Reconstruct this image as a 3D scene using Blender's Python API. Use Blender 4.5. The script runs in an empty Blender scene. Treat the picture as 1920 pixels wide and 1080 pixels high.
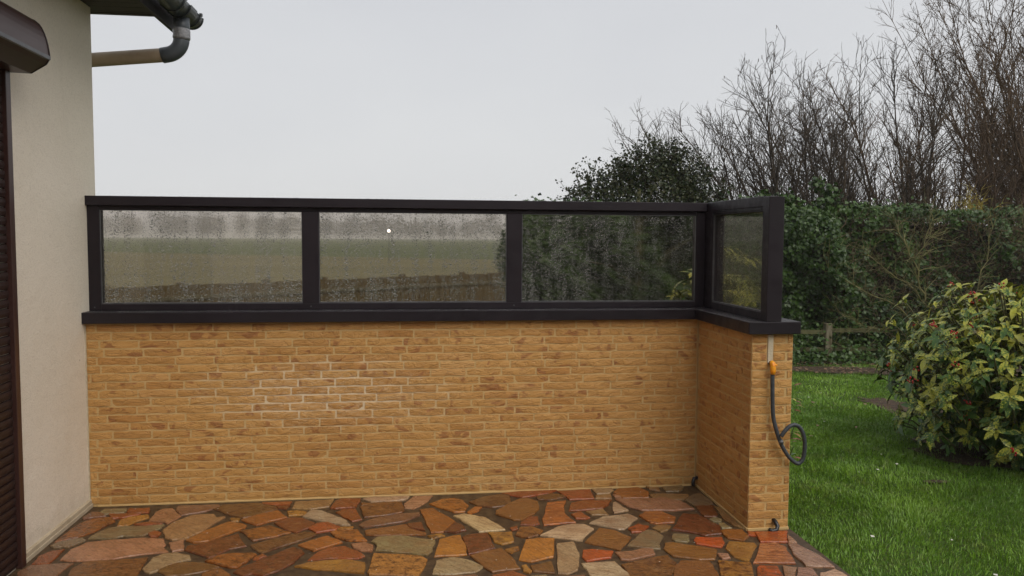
import bpy, math, random
import numpy as np
from mathutils import Vector, Matrix, Euler

random.seed(7)
rng = np.random.default_rng(11)
scene = bpy.context.scene
COL = scene.collection

# ------------------------------------------------------------------ camera
YAW, PITCH, ROLL = .1279, -.0626, .0058
fwd = Vector((math.sin(YAW)*math.cos(PITCH), math.cos(YAW)*math.cos(PITCH), math.sin(PITCH)))
rt = Vector((math.cos(YAW), -math.sin(YAW), 0)); up = rt.cross(fwd)
r2 = rt*math.cos(ROLL) + up*math.sin(ROLL); u2 = -rt*math.sin(ROLL) + up*math.cos(ROLL)
cam_data = bpy.data.cameras.new('camera'); cam = bpy.data.objects.new('camera', cam_data); COL.objects.link(cam)
M = Matrix((r2, u2, -fwd)).transposed().to_4x4(); M.translation = Vector((-1.7458, -4.61, 1.512))
cam.matrix_world = M
cam_data.sensor_fit = 'HORIZONTAL'; cam_data.sensor_width = 36; cam_data.lens = 1475/1920*36
cam_data.clip_start = .05; cam_data.clip_end = 5000
scene.camera = cam

# ------------------------------------------------------------------ overcast sky and soft sun
SUN_EL, SUN_AZ = math.radians(48), math.radians(152)
world = bpy.data.worlds.new('World'); scene.world = world; world.use_nodes = True
wn = world.node_tree; wn.nodes.clear()
def W(t, **k):
    n = wn.nodes.new(t)
    for a, b in k.items(): setattr(n, a, b)
    return n
sky = W('ShaderNodeTexSky', sky_type='NISHITA', sun_disc=False, sun_elevation=SUN_EL, sun_rotation=SUN_AZ, air_density=1.5, dust_density=4.0)
bg1 = W('ShaderNodeBackground'); bg1.inputs[1].default_value = .06
wn.links.new(sky.outputs[0], bg1.inputs[0])
tc = W('ShaderNodeTexCoord'); sx = W('ShaderNodeSeparateXYZ'); wn.links.new(tc.outputs['Generated'], sx.inputs[0])
cloud = W('ShaderNodeTexNoise'); cloud.inputs['Scale'].default_value = 2.4; cloud.inputs['Detail'].default_value = 3
mp = W('ShaderNodeMapping'); mp.inputs['Scale'].default_value = (1, 1, 2.2)
wn.links.new(tc.outputs['Generated'], mp.inputs[0]); wn.links.new(mp.outputs[0], cloud.inputs['Vector'])
ad = W('ShaderNodeMath', operation='MULTIPLY_ADD'); ad.inputs[1].default_value = .55; wn.links.new(cloud.outputs[0], ad.inputs[0]); wn.links.new(sx.outputs[2], ad.inputs[2])
ramp = W('ShaderNodeValToRGB'); wn.links.new(ad.outputs[0], ramp.inputs[0])
ramp.color_ramp.elements[0].position = .20; ramp.color_ramp.elements[0].color = (.725, .735, .748, 1)
ramp.color_ramp.elements[1].position = .85; ramp.color_ramp.elements[1].color = (.595, .607, .645, 1)
bg2 = W('ShaderNodeBackground'); bg2.inputs[1].default_value = .80; wn.links.new(ramp.outputs[0], bg2.inputs[0])
mixw = W('ShaderNodeMixShader'); mixw.inputs[0].default_value = .93
wo = W('ShaderNodeOutputWorld')
wn.links.new(bg1.outputs[0], mixw.inputs[1]); wn.links.new(bg2.outputs[0], mixw.inputs[2]); wn.links.new(mixw.outputs[0], wo.inputs[0])

sd = bpy.data.lights.new('sun', 'SUN'); sd.energy = 1.5; sd.angle = math.radians(50); sd.color = (1, .955, .89)
sun = bpy.data.objects.new('sun', sd); COL.objects.link(sun)
sun.rotation_euler = (math.radians(90)-SUN_EL, 0, math.radians(180)-SUN_AZ)

scene.view_settings.view_transform = 'Standard'; scene.view_settings.look = 'None'
scene.view_settings.exposure = 0.42; scene.view_settings.gamma = 1; scene.view_settings.use_curve_mapping = False
scene.render.engine = 'CYCLES'
cy = scene.cycles
cy.use_denoising = True
try: cy.denoiser = 'OPENIMAGEDENOISE'; cy.denoising_prefilter = 'ACCURATE'
except Exception: pass
cy.max_bounces = 8; cy.transparent_max_bounces = 24; cy.volume_bounces = 1
cy.diffuse_bounces = 3; cy.glossy_bounces = 3; cy.transmission_bounces = 6
cy.use_adaptive_sampling = True; cy.adaptive_threshold = .015

# ------------------------------------------------------------------ materials
def mat(name):
    m = bpy.data.materials.new(name); m.use_nodes = True
    m.node_tree.nodes.clear(); return m, m.node_tree
class NT:
    def __init__(s, name):
        s.m, s.t = mat(name)
        s.out = s.n('ShaderNodeOutputMaterial')
    def n(s, typ, ins=None, **k):
        nd = s.t.nodes.new(typ)
        for a, b in k.items(): setattr(nd, a, b)
        if ins:
            for a, b in ins.items(): s.set(nd, a, b)
        return nd
    def set(s, nd, a, b):
        sock = nd.inputs[a]
        if isinstance(b, bpy.types.NodeSocket): s.t.links.new(b, sock)
        elif isinstance(b, bpy.types.Node): s.t.links.new(b.outputs[0], sock)
        else:
            if isinstance(b, tuple) and len(b) == 3 and sock.type == 'RGBA': b = b + (1,)
            sock.default_value = b
    def noise(s, vec, scale, detail=3, rough=.55, dist=0):
        nd = s.n('ShaderNodeTexNoise', {'Scale': scale, 'Detail': detail, 'Roughness': rough, 'Distortion': dist})
        if vec is not None: s.set(nd, 'Vector', vec)
        return nd.outputs[0]
    def ramp(s, fac, pts, interp='LINEAR'):
        nd = s.n('ShaderNodeValToRGB'); s.set(nd, 0, fac); cr = nd.color_ramp; cr.interpolation = interp
        while len(cr.elements) < len(pts): cr.elements.new(.5)
        for e, (p, c) in zip(cr.elements, pts):
            e.position = p; e.color = (c, c, c, 1) if not isinstance(c, tuple) else c + (1,)
        return nd.outputs[0]
    def mix(s, fac, a, b, mode='MIX'):
        nd = s.n('ShaderNodeMix', data_type='RGBA', blend_type=mode)
        s.set(nd, 0, fac); s.set(nd, 6, a); s.set(nd, 7, b); return nd.outputs[2]
    def math(s, op, a, b=0.0, c=0.0, clamp=False):
        nd = s.n('ShaderNodeMath', operation=op, use_clamp=clamp)
        s.set(nd, 0, a); s.set(nd, 1, b); s.set(nd, 2, c); return nd.outputs[0]
    def mapping(s, vec, scale=(1, 1, 1), loc=(0, 0, 0), rot=(0, 0, 0)):
        nd = s.n('ShaderNodeMapping', {'Vector': vec, 'Scale': scale, 'Location': loc, 'Rotation': rot}); return nd.outputs[0]
    def pos(s): return s.n('ShaderNodeNewGeometry').outputs['Position']
    def objc(s): return s.n('ShaderNodeTexCoord').outputs['Object']
    def rnd(s): return s.n('ShaderNodeObjectInfo').outputs['Random']
    def bump(s, h, dist=.002, strength=1.0, normal=None):
        nd = s.n('ShaderNodeBump', {'Height': h, 'Distance': dist, 'Strength': strength})
        if normal is not None: s.set(nd, 'Normal', normal)
        return nd.outputs[0]
    def bsdf(s, color, rough=.6, normal=None, spec=.5, coat=0, metallic=0, **kw):
        nd = s.n('ShaderNodeBsdfPrincipled', {'Base Color': color, 'Roughness': rough, 'Specular IOR Level': spec, 'Coat Weight': coat, 'Metallic': metallic})
        if normal is not None: s.set(nd, 'Normal', normal)
        for k, v in kw.items(): s.set(nd, k, v)
        s.t.links.new(nd.outputs[0], s.out.inputs[0]); return nd
    def done(s): return s.m

def simple(name, c1, c2=None, scale=8, rough=.6, bump=0, bscale=60, spec=.5, coat=0, stretch=(1, 1, 1), lo=.35, hi=.65):
    n = NT(name); p = n.mapping(n.pos(), stretch)
    col = n.mix(n.ramp(n.noise(p, scale, 5), [(lo, 0.0), (hi, 1.0)]), c1, c2 or c1)
    nm = n.bump(n.noise(p, bscale, 4), bump) if bump else None
    n.bsdf(col, rough, nm, spec, coat); return n.done()

# brick: ochre moulded face, reddish-brown scorch marks, folded skin
def bloom(n, p):
    q = n.mapping(p, (1/.80, 1, 1/.23), (2.25/.80, 0, -.61/.23))
    d = n.n('ShaderNodeVectorMath', {0: n.n('ShaderNodeVectorMath', {0: q, 1: (1, 0, 1)}, operation='MULTIPLY').outputs[0]}, operation='LENGTH').outputs['Value']
    d = n.math('MULTIPLY_ADD', n.noise(n.mapping(p, (1, 1, 3)), 6, 4, .6), 1.5, n.math('SUBTRACT', d, .75))
    return n.ramp(d, [(.35, 1.0), (1.05, 0.0)])
def brick_mat():
    n = NT('ochre_brick'); oc = n.objc(); rd = n.rnd()
    off = n.n('ShaderNodeCombineXYZ', {0: n.math('MULTIPLY', rd, 91.0), 1: n.math('MULTIPLY', rd, 37.0), 2: n.math('MULTIPLY', rd, 13.0)}).outputs[0]
    v = n.n('ShaderNodeVectorMath', {0: oc, 1: off}, operation='ADD').outputs[0]
    base = n.ramp(rd, [(0, (.47, .240, .066)), (.3, (.59, .325, .100)), (.6, (.54, .290, .084)), (.85, (.47, .228, .060)), (1, (.62, .355, .122))])
    cloud = n.noise(n.mapping(v, (1, 1, 1.6)), 16, 4)
    base = n.mix(n.math('MULTIPLY', n.ramp(cloud, [(.4, 0.0), (.7, 1.0)]), .25), base, (.50, .245, .066))
    spot = n.ramp(n.noise(n.mapping(v, (1, 1, 1.2)), 11, 2, dist=.4), [(.59, 0.0), (.66, 1.0)])
    base = n.mix(n.math('MULTIPLY', spot, .62), base, (.25, .078, .026))
    fine = n.noise(v, 260, 3)
    base = n.mix(n.ramp(fine, [(.35, .35), (.6, 0.0)]), base, (.30, .13, .036))
    base = n.mix(n.ramp(n.noise(n.mapping(v, (1, 1, 2.6)), 42, 4, .65), [(.28, .3), (.42, 0.0)]), base, (.40, .18, .05))
    crease = n.noise(n.mapping(v, (1, 1, 2.6), rot=(0, .15, 0)), 13, 2, .45, 1.3)
    cr = n.n('ShaderNodeMath', {0: n.math('SUBTRACT', crease, .5)}, operation='ABSOLUTE').outputs[0]
    fold = n.ramp(cr, [(0, 0.0), (.035, 1.0)])
    h = n.math('MULTIPLY_ADD', fold, .55, n.math('MULTIPLY', crease, 1.4))
    nm = n.bump(h, .0036, 1.0); nm = n.bump(n.noise(v, 420, 3), .0007, .8, nm)
    wp = n.pos()
    wash = n.math('MULTIPLY', bloom(n, wp), n.ramp(n.noise(n.mapping(wp, (1, 1, 2.5)), 30, 4, .7), [(.45, 0.0), (.75, .5)]))
    base = n.mix(wash, base, (.70, .56, .38))
    n.bsdf(base, n.ramp(cloud, [(.3, .45), (.7, .75)]), nm, .45); return n.done()

def mortar_mat():
    n = NT('mortar'); p = n.pos()
    c = n.mix(n.noise(p, 14, 4), (.51, .33, .13), (.60, .41, .185))
    # lime bloom on the middle of the wall: a stain with its own outline
    c = n.mix(n.math('MULTIPLY', bloom(n, p), .72), c, (.74, .62, .44))
    n.bsdf(c, .85, n.bump(n.noise(p, 180, 4), .0022), .3); return n.done()

def stone_mat(kind):
    n = NT('wet_stone_' + kind); oc = n.objc(); rd = n.rnd()
    col = n.n('ShaderNodeObjectInfo').outputs['Color']
    off = n.n('ShaderNodeCombineXYZ', {0: n.math('MULTIPLY', rd, 57.0), 1: n.math('MULTIPLY', rd, 91.0), 2: rd}).outputs[0]
    v = n.n('ShaderNodeVectorMath', {0: oc, 1: off}, operation='ADD').outputs[0]
    vr = n.n('ShaderNodeVectorRotate', {'Vector': v, 'Angle': n.math('MULTIPLY_ADD', rd, 1.4, -.2)}, rotation_type='Z_AXIS').outputs[0]
    big = n.noise(v, 9, 3)
    c = n.mix(n.ramp(big, [(.35, 0.0), (.68, .75)]), col, n.mix(.75, col, (.20, .075, .025)))
    c = n.mix(n.ramp(n.noise(v, 17, 3), [(.55, 0.0), (.72, .4)]), c, n.mix(.35, col, (.60, .34, .12)))
    if kind == 'striped':
        wv = n.noise(n.mapping(vr, (1, 11, 1)), 14, 3, .5, .35)
        c = n.mix(n.ramp(wv, [(.45, 0.0), (.56, .9)]), c, (.20, .05, .012))
    else:
        wv = n.noise(n.mapping(vr, (1, 5, 1)), 12, 4, .6, .6)
        c = n.mix(n.ramp(wv, [(.47, 0.0), (.62, .62)]), c, n.mix(.62, col, (.11, .045, .018)))
    if kind == 'mottled':
        c = n.mix(n.ramp(n.noise(v, 26, 5, .7), [(.48, 0.0), (.62, .9)]), c, (.075, .025, .01))
    sp = n.noise(v, 95, 4, .7)
    c = n.mix(n.ramp(sp, [(.52, 0.0), (.66, .7)]), c, n.mix(.75, col, (.03, .018, .01)))
    c = n.mix(n.ramp(n.noise(v, 48, 4, .7), [(.28, .5), (.45, 0.0)]), c, n.mix(.22, col, (.62, .50, .34)))
    h = n.math('MULTIPLY_ADD', wv, .9, n.math('MULTIPLY', sp, .25))
    nm = n.bump(h, .008, 1.0); nm = n.bump(big, .006, .6, nm)
    n.bsdf(c, n.ramp(n.noise(v, 12, 3), [(.35, .07), (.7, .28)]), nm, .42, .10, **{'Coat Roughness': .12}); return n.done()

def render_mat():
    n = NT('cream_render'); p = n.pos()
    c = n.mix(n.ramp(n.noise(p, 1.3, 4), [(.3, 0.0), (.7, 1.0)]), (.76, .68, .545), (.82, .74, .61))
    c = n.mix(n.ramp(n.noise(p, 75, 4, .7), [(.5, 0.0), (.75, .3)]), c, (.42, .355, .27))
    v = n.n('ShaderNodeTexVoronoi', {'Vector': p, 'Scale': 5.5}, feature='F1').outputs[0]
    c = n.mix(n.ramp(v, [(.02, .6), (.035, 0.0)]), c, (.16, .12, .09))
    c = n.mix(n.ramp(n.noise(n.mapping(p, (1, 1, .07)), 11, 4, .6), [(.55, 0.0), (.8, .10)]), c, (.46, .41, .33))
    zz = n.n('ShaderNodeSeparateXYZ', {0: p}).outputs[2]
    sp = n.math('ADD', n.math('MULTIPLY', zz, 4.5), n.math('MULTIPLY_ADD', n.noise(p, 16, 4, .7), 1.2, -.6))
    c = n.mix(n.ramp(sp, [(.1, .3), (.6, 0.0)]), c, (.46, .38, .27))
    nm = n.bump(n.noise(p, 110, 5, .65), .0035, 1.0); nm = n.bump(n.noise(p, 9, 2), .010, .5, nm)
    n.bsdf(c, .8, nm, .3); return n.done()

def glass_mat():
    """Bronze tinted safety glass with rain drops standing on it."""
    n = NT('tinted_wet_glass'); p = n.pos()
    dens = n.noise(n.mapping(p, (7, 7, .9)), 3.2, 4, .6)
    zz = n.n('ShaderNodeSeparateXYZ', {0: p}).outputs[2]
    low = n.math('MULTIPLY_ADD', zz, -.16, .20)
    def drops(scale, lo, hi, str_):
        vo = n.n('ShaderNodeTexVoronoi', {'Vector': n.mapping(p, (1, 1, .78)), 'Scale': scale, 'Randomness': 1.0}, feature='F1')
        cell = n.n('ShaderNodeSeparateColor', {0: vo.outputs['Color']}).outputs[0]
        size = n.math('MULTIPLY', n.math('ADD', n.math('SUBTRACT', cell, lo), n.math('ADD', n.math('MULTIPLY_ADD', dens, 1.5, -.75), low)), hi)
        return n.math('SUBTRACT', size, vo.outputs['Distance'])
    a = n.math('MAXIMUM', drops(125, .20, .62, 1), 0.0); b = n.math('MAXIMUM', drops(250, .15, .62, 1), 0.0)
    h = n.math('MAXIMUM', a, n.math('MULTIPLY', b, .6))
    mask = n.ramp(h, [(0.0, 0.0), (.06, 1.0)])
    nm = n.bump(n.math('POWER', h, .5), .012, 1.0)
    tint = (.785, .750, .712)
    tr0 = n.n('ShaderNodeBsdfTransparent', {0: tint})
    fog = n.n('ShaderNodeBsdfRefraction', {'Color': tint, 'Roughness': .10, 'IOR': 1.02})
    tr = n.n('ShaderNodeMixShader', {0: .4, 1: tr0, 2: fog})
    rf = n.n('ShaderNodeBsdfRefraction', {'Color': (.58, .56, .54), 'Roughness': .05, 'IOR': 1.33, 'Normal': nm})
    drop = n.n('ShaderNodeMixShader', {0: n.math('MULTIPLY', mask, .9), 1: tr, 2: rf})
    gl = n.n('ShaderNodeBsdfGlossy', {'Color': (1, 1, 1), 'Roughness': .03})
    glb = n.n('ShaderNodeBsdfGlossy', {'Color': (1, 1, 1), 'Roughness': .12, 'Normal': nm})
    glm = n.n('ShaderNodeMixShader', {0: mask, 1: gl, 2: glb})
    ge = n.n('ShaderNodeNewGeometry')
    dt = n.n('ShaderNodeVectorMath', {0: ge.outputs['Normal'], 1: ge.outputs['Incoming']}, operation='DOT_PRODUCT').outputs['Value']
    om = n.math('SUBTRACT', 1.0, n.math('ABSOLUTE', dt), clamp=True)
    frv = n.math('MULTIPLY_ADD', n.math('POWER', om, 5.0), .96, .04)
    s1 = n.n('ShaderNodeMixShader', {0: n.math('MULTIPLY', frv, .85), 1: drop, 2: glm})
    film = n.n('ShaderNodeBsdfDiffuse', {0: (.34, .31, .31)})
    s2 = n.n('ShaderNodeMixShader', {0: .008, 1: s1, 2: film})
    n.t.links.new(s2.outputs[0], n.out.inputs[0]); return n.done()

def leaf_mat(name, dark, light, accent=None, scale=1.2, rough=.38, fine=35):
    n = NT(name); p = n.pos()
    c = n.mix(n.ramp(n.noise(p, scale, 3), [(.35, 0.0), (.65, 1.0)]), dark, light)
    c = n.mix(n.ramp(n.noise(p, fine, 2), [(.42, 0.0), (.7, .8)]), c, accent or light)
    bs = n.bsdf(c, rough, None, .28)
    return n.done()

def aucuba_mat():
    n = NT('variegated_leaf'); p = n.pos()
    zz = n.n('ShaderNodeSeparateXYZ', {0: p}).outputs[2]
    a = n.noise(p, 5.5, 2); b = n.noise(p, 22, 2)
    green = n.mix(b, (.022, .060, .010), (.060, .125, .022))
    yel = n.mix(n.noise(p, 9, 2), (.25, .28, .030), (.50, .46, .07))
    sp = n.noise(p, 85, 4, .7)
    amount = n.math('MULTIPLY_ADD', n.math('MULTIPLY_ADD', zz, .16, a), 1.0, -.16)
    m = n.ramp(n.math('ADD', sp, n.math('MULTIPLY_ADD', amount, .9, -.40)), [(.46, 0.0), (.60, 1.0)])
    c = n.mix(m, green, yel)
    c = n.mix(n.ramp(n.noise(p, 3.1, 2), [(.68, 0.0), (.76, .6)]), c, (.42, .17, .05))
    n.bsdf(c, .32, n.bump(n.noise(p, 120, 3), .001), .32); return n.done()

def lawn_mat(blade):
    n = NT('grass_blade' if blade else 'lawn_turf'); p = n.pos()
    a = n.noise(p, 1.1, 4); b = n.noise(p, 7, 4); c0 = n.noise(p, 45 if blade else 90, 3)
    if blade:
        c = n.mix(n.ramp(a, [(.3, 0.0), (.7, 1.0)]), (.075, .205, .010), (.165, .315, .016))
        c = n.mix(n.ramp(c0, [(.35, 0.0), (.72, .7)]), c, (.24, .36, .05))
        c = n.mix(n.ramp(b, [(.55, 0.0), (.72, .6)]), c, (.20, .21, .06))
        c = n.mix(n.ramp(n.noise(p, .8, 2), [(.45, 0.0), (.7, .5)]), c, (.045, .105, .010))
        n.bsdf(c, .42, None, .45)
    else:
        c = n.mix(b, (.028, .075, .006), (.060, .12, .010))
        soil = n.ramp(c0, [(.45, 0.0), (.65, .8)])
        c = n.mix(soil, c, (.045, .030, .014))
        n.bsdf(c, .9, n.bump(c0, .01), .2)
    return n.done()

M_brick = brick_mat(); M_mortar = mortar_mat(); M_render = render_mat(); M_glass = glass_mat()
M_stone = {k: stone_mat(k) for k in ('plain', 'striped', 'mottled')}
M_bed = simple('dark_wet_joint', (.040, .022, .010), (.095, .058, .026), 30, .5, .004, 140)
M_alu = None
def alu_mat(name, c, rough=.5, fleck=.010):
    n = NT(name); p = n.pos()
    cc = n.mix(n.ramp(n.noise(p, 3, 3), [(.3, 0.0), (.7, 1.0)]), c, tuple(x*1.35 for x in c))
    dr = n.ramp(n.n('ShaderNodeTexVoronoi', {'Vector': p, 'Scale': 70.0}).outputs[0], [(.05, 1.0), (.22, 0.0)])
    nm = n.bump(n.noise(p, 900, 2), .0003, .5); nm = n.bump(dr, .0015, .5, nm)
    n.bsdf(cc, n.ramp(n.noise(p, 18, 3), [(.3, rough-.12), (.7, rough+.1)]), nm, .3); return n.done()
M_alu = alu_mat('anthracite_aluminium', (.0125, .0085, .0115), .5)
M_cope = alu_mat('wet_anthracite_aluminium', (.0135, .0105, .0135), .40)
M_gasket = simple('black_gasket', (.008, .008, .009), rough=.4)
M_bead = simple('grey_bead', (.09, .09, .095), (.06, .06, .062), 20, .35)
M_brown = simple('dark_brown_aluminium', (.044, .018, .014), (.054, .023, .018), 3, .38, .0002, 500)
M_browndark = alu_mat('dark_brown_slat', (.024, .012, .010), .5)
M_soffit = simple('dark_stained_board', (.022, .015, .016), (.040, .028, .028), 20, .6, .002, 80, stretch=(.3, 6, 1))
M_gutter = simple('dark_grey_plastic', (.030, .034, .036), (.05, .055, .058), 6, .38, .001, 60)
M_gutter2 = simple('slate_grey_plastic', (.060, .070, .080), (.085, .095, .105), 8, .42, .001, 60)
M_tape = simple('grey_tape', (.19, .19, .20), (.33, .33, .34), 60, .35, .004, 70)
M_beige = simple('beige_painted_pipe', (.42, .32, .22), (.50, .40, .29), 9, .55, .001, 90)
M_tile = simple('dark_roof_tile', (.05, .035, .03), (.08, .055, .05), 12, .7, .003, 60)
M_orange = simple('orange_plastic', (.90, .40, .015), (.80, .25, .01), 60, .4, .002, 120)
M_hose = simple('dark_grey_hose', (.030, .036, .042), (.055, .062, .070), 40, .5, .001, 200)
M_black = simple('black_plastic', (.010, .010, .011), (.018, .018, .02), 30, .35)
M_strip = simple('pale_mortar', (.50, .42, .29), (.60, .52, .38), 30, .85, .003, 150)
M_skirt = simple('cream_skirting', (.42, .34, .23), (.50, .42, .30), 12, .75, .002, 90)
M_bark = simple('winter_bark', (.032, .022, .014), (.075, .052, .030), 4, .85, .004, 60)
M_bark2 = simple('brown_bark', (.065, .039, .021), (.125, .078, .040), 3, .85, .003, 60)
M_twig = simple('lichen_twig', (.13, .115, .045), (.22, .20, .075), 5, .8)
M_dry = simple('dry_brown_twig', (.075, .048, .026), (.14, .095, .05), 6, .85)
M_mossy = simple('mossy_bark', (.06, .058, .024), (.11, .105, .038), 6, .85, .006, 40)
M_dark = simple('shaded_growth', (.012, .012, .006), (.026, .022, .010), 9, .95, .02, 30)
M_ivy = leaf_mat('ivy_leaf', (.013, .033, .006), (.036, .076, .012), (.066, .112, .022), 1.3, .36, 18)
M_holm = leaf_mat('evergreen_leaf', (.012, .024, .009), (.030, .045, .014), (.060, .050, .016), 1.6, .42, 14)
M_aucuba = aucuba_mat()
M_berry = simple('red_berry', (.30, .012, .010), (.40, .025, .012), 50, .25)
M_redleaf = simple('dark_red_leaf', (.16, .020, .022), (.26, .05, .04), 40, .35)
M_blade = lawn_mat(True); M_turf = lawn_mat(False)
M_fence = simple('weathered_fence_wood', (.085, .070, .030), (.20, .175, .115), 22, .8, .004, 90, stretch=(1, 1, .25))
M_board = simple('brown_fence_board', (.085, .058, .020), (.150, .108, .040), 5, .75, .003, 60, stretch=(4, 4, .4))
M_soil = simple('leaf_litter_soil', (.030, .017, .008), (.075, .043, .020), 14, .9, .02, 40)
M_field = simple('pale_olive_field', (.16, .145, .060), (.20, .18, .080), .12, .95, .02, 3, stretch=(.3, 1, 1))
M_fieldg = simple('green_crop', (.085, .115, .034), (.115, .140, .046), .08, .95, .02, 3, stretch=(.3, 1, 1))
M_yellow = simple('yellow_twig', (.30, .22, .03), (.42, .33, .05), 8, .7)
M_wood_far = simple('misty_twig_mass', (.15, .135, .12), (.19, .17, .15), .3, .9)  # paler than the near bark: part of the mist is in this colour
M_petal = simple('pale_fallen_petal', (.6, .58, .5), rough=.5)

# ------------------------------------------------------------------ object helpers
WL = {}
def reg(o, w): WL[o.name] = Vector(w)
def thing(name, label, cat, loc=(0, 0, 0), group=None):
    o = bpy.data.objects.new(name, None); COL.objects.link(o); o.location = loc
    o.empty_display_size = .1
    o['label'] = label; o['category'] = cat
    if group: o['group'] = group
    reg(o, loc); return o
def mesh(name, verts, faces, m, smooth=False):
    me = bpy.data.meshes.new(name)
    me.from_pydata([tuple(v) for v in verts], [], faces)
    if smooth: me.polygons.foreach_set('use_smooth', [True]*len(me.polygons))
    me.materials.append(m); me.update(); return me
def link(name, me, parent=None, loc=(0, 0, 0), rot=None, scale=None, kind=None):
    """loc is a world position; parents are only ever moved, never turned"""
    o = bpy.data.objects.new(name, me); COL.objects.link(o)
    w = Vector(loc); reg(o, w)
    if parent is not None:
        o.parent = parent; o.location = w - WL[parent.name]
    else: o.location = w
    if rot: o.rotation_euler = rot
    if scale: o.scale = scale
    if kind: o['kind'] = kind
    return o
def tag(o, label, cat, group=None):
    o['label'] = label; o['category'] = cat
    if group: o['group'] = group
    return o
class MB:
    def __init__(s): s.v = []; s.f = []
    def add(s, vs, fs):
        k = len(s.v); s.v += [tuple(v) for v in vs]; s.f += [tuple(i+k for i in f) for f in fs]; return s
    def box(s, x0, x1, y0, y1, z0, z1, bev=0):
        if bev <= 0:
            return s.add([(x0,y0,z0),(x1,y0,z0),(x1,y1,z0),(x0,y1,z0),(x0,y0,z1),(x1,y0,z1),(x1,y1,z1),(x0,y1,z1)],
                  [(0,3,2,1),(4,5,6,7),(0,1,5,4),(1,2,6,5),(2,3,7,6),(3,0,4,7)])
        import bmesh
        bm = bmesh.new(); bmesh.ops.create_cube(bm, size=1)
        bmesh.ops.scale(bm, vec=(x1-x0, y1-y0, z1-z0), verts=bm.verts)
        bmesh.ops.translate(bm, vec=((x0+x1)/2, (y0+y1)/2, (z0+z1)/2), verts=bm.verts)
        bmesh.ops.bevel(bm, geom=bm.edges[:], offset=bev, segments=1, affect='EDGES')
        bm.verts.index_update()
        s.add([v.co.copy() for v in bm.verts], [[v.index for v in f.verts] for f in bm.faces]); bm.free(); return s
    def tube(s, pts, rad, n=10, cap=True):
        pts = [Vector(p) for p in pts]; k = len(pts)
        if not hasattr(rad, '__len__'): rad = [rad]*k
        ref = Vector((0, 0, 1))
        t0 = (pts[1]-pts[0]).normalized()
        if abs(t0.dot(ref)) > .9: ref = Vector((1, 0, 0))
        a = t0.cross(ref).normalized(); vs = []
        for i, p in enumerate(pts):
            t = (pts[min(i+1, k-1)]-pts[max(i-1, 0)]).normalized()
            a = (a - t*a.dot(t)).normalized(); b = t.cross(a)
            for j in range(n):
                w = 2*math.pi*j/n; vs.append(p + (a*math.cos(w)+b*math.sin(w))*rad[i])
        fs = [(i*n+j, i*n+(j+1) % n, (i+1)*n+(j+1) % n, (i+1)*n+j) for i in range(k-1) for j in range(n)]
        if cap: fs += [tuple(reversed(range(n))), tuple(range((k-1)*n, k*n))]
        return s.add(vs, fs)
    def build(s, name, m, parent=None, smooth=False, kind=None):
        return link(name, mesh(name, s.v, s.f, m, smooth), parent, (0, 0, 0), kind=kind)
def local(o):
    """move an object's origin to the middle of its mesh"""
    me = o.data; c = Vector((0, 0, 0))
    for v in me.vertices: c += v.co
    c /= len(me.vertices)
    for v in me.vertices: v.co -= c
    o.location = o.location + c; WL[o.name] = WL[o.name] + c; return o
def npmesh(name, V, F, m, smooth=False):
    """V (n,3) array, F (k,3|4) array"""
    me = bpy.data.meshes.new(name); V = np.asarray(V, np.float32); F = np.asarray(F, np.int32)
    me.vertices.add(len(V)); me.vertices.foreach_set('co', V.ravel())
    k = F.shape[1]; me.loops.add(F.size); me.loops.foreach_set('vertex_index', F.ravel())
    me.polygons.add(len(F)); me.polygons.foreach_set('loop_start', np.arange(0, F.size, k, dtype=np.int32))
    try: me.polygons.foreach_set('loop_total', np.full(len(F), k, np.int32))
    except Exception: pass
    if smooth: me.polygons.foreach_set('use_smooth', np.ones(len(F), bool))
    me.materials.append(m); me.update(calc_edges=True); me.validate(); return me

def unit(a): return a/np.maximum(np.linalg.norm(a, axis=1, keepdims=True), 1e-9)
def leaf_cloud(P, N, size, aspect=.62, fold=.25, jitter=.5):
    """one folded kite leaf (two triangles) at each point of P, facing about N"""
    n = len(P); N = unit(N + rng.normal(0, jitter, (n, 3)))
    T = unit(np.cross(N, rng.normal(0, 1, (n, 3)))); B = np.cross(N, T)
    L = (size*rng.uniform(.65, 1.3, n))[:, None]; Wd = L*aspect*.5
    a = P - T*L*.5; b = P + T*L*.5
    c = P + B*Wd - T*L*.08 + N*Wd*fold; d = P - B*Wd - T*L*.08 + N*Wd*fold
    V = np.stack([a, c, b, d], 1).reshape(-1, 3); i = np.arange(n)*4
    F = np.stack([np.stack([i, i+2, i+1], 1), np.stack([i, i+3, i+2], 1)], 1).reshape(-1, 3)
    return V, F
class Lines:
    """polylines swept into thin three or four sided tubes"""
    def __init__(s): s.L = []
    def add(s, pts, r0, r1, n=3): s.L.append((np.array(pts, float), r0, r1, n))
    def mesh(s, name, m):
        VV = []; FF = []; k = 0
        for P, r0, r1, n in s.L:
            m_ = len(P); T = np.gradient(P, axis=0); T = unit(T)
            ref = np.array([.31, .87, .38]) if abs(T[0] @ np.array([.31, .87, .38])) < .9 else np.array([1, 0, 0])
            A = unit(np.cross(T, ref)); B = np.cross(T, A)
            r = np.linspace(r0, r1, m_)[:, None, None]; w = np.arange(n)*2*math.pi/n
            ring = P[:, None, :] + r*(A[:, None, :]*np.cos(w)[None, :, None] + B[:, None, :]*np.sin(w)[None, :, None])
            VV.append(ring.reshape(-1, 3))
            i = (np.arange(m_-1)*n)[:, None]; j = np.arange(n)[None, :]; j2 = (j+1) % n
            q = np.stack([i+j, i+j2, i+n+j2, i+n+j], -1).reshape(-1, 4)+k
            FF.append(q); k += m_*n
        return npmesh(name, np.concatenate(VV), np.concatenate(FF), m, True)

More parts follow.
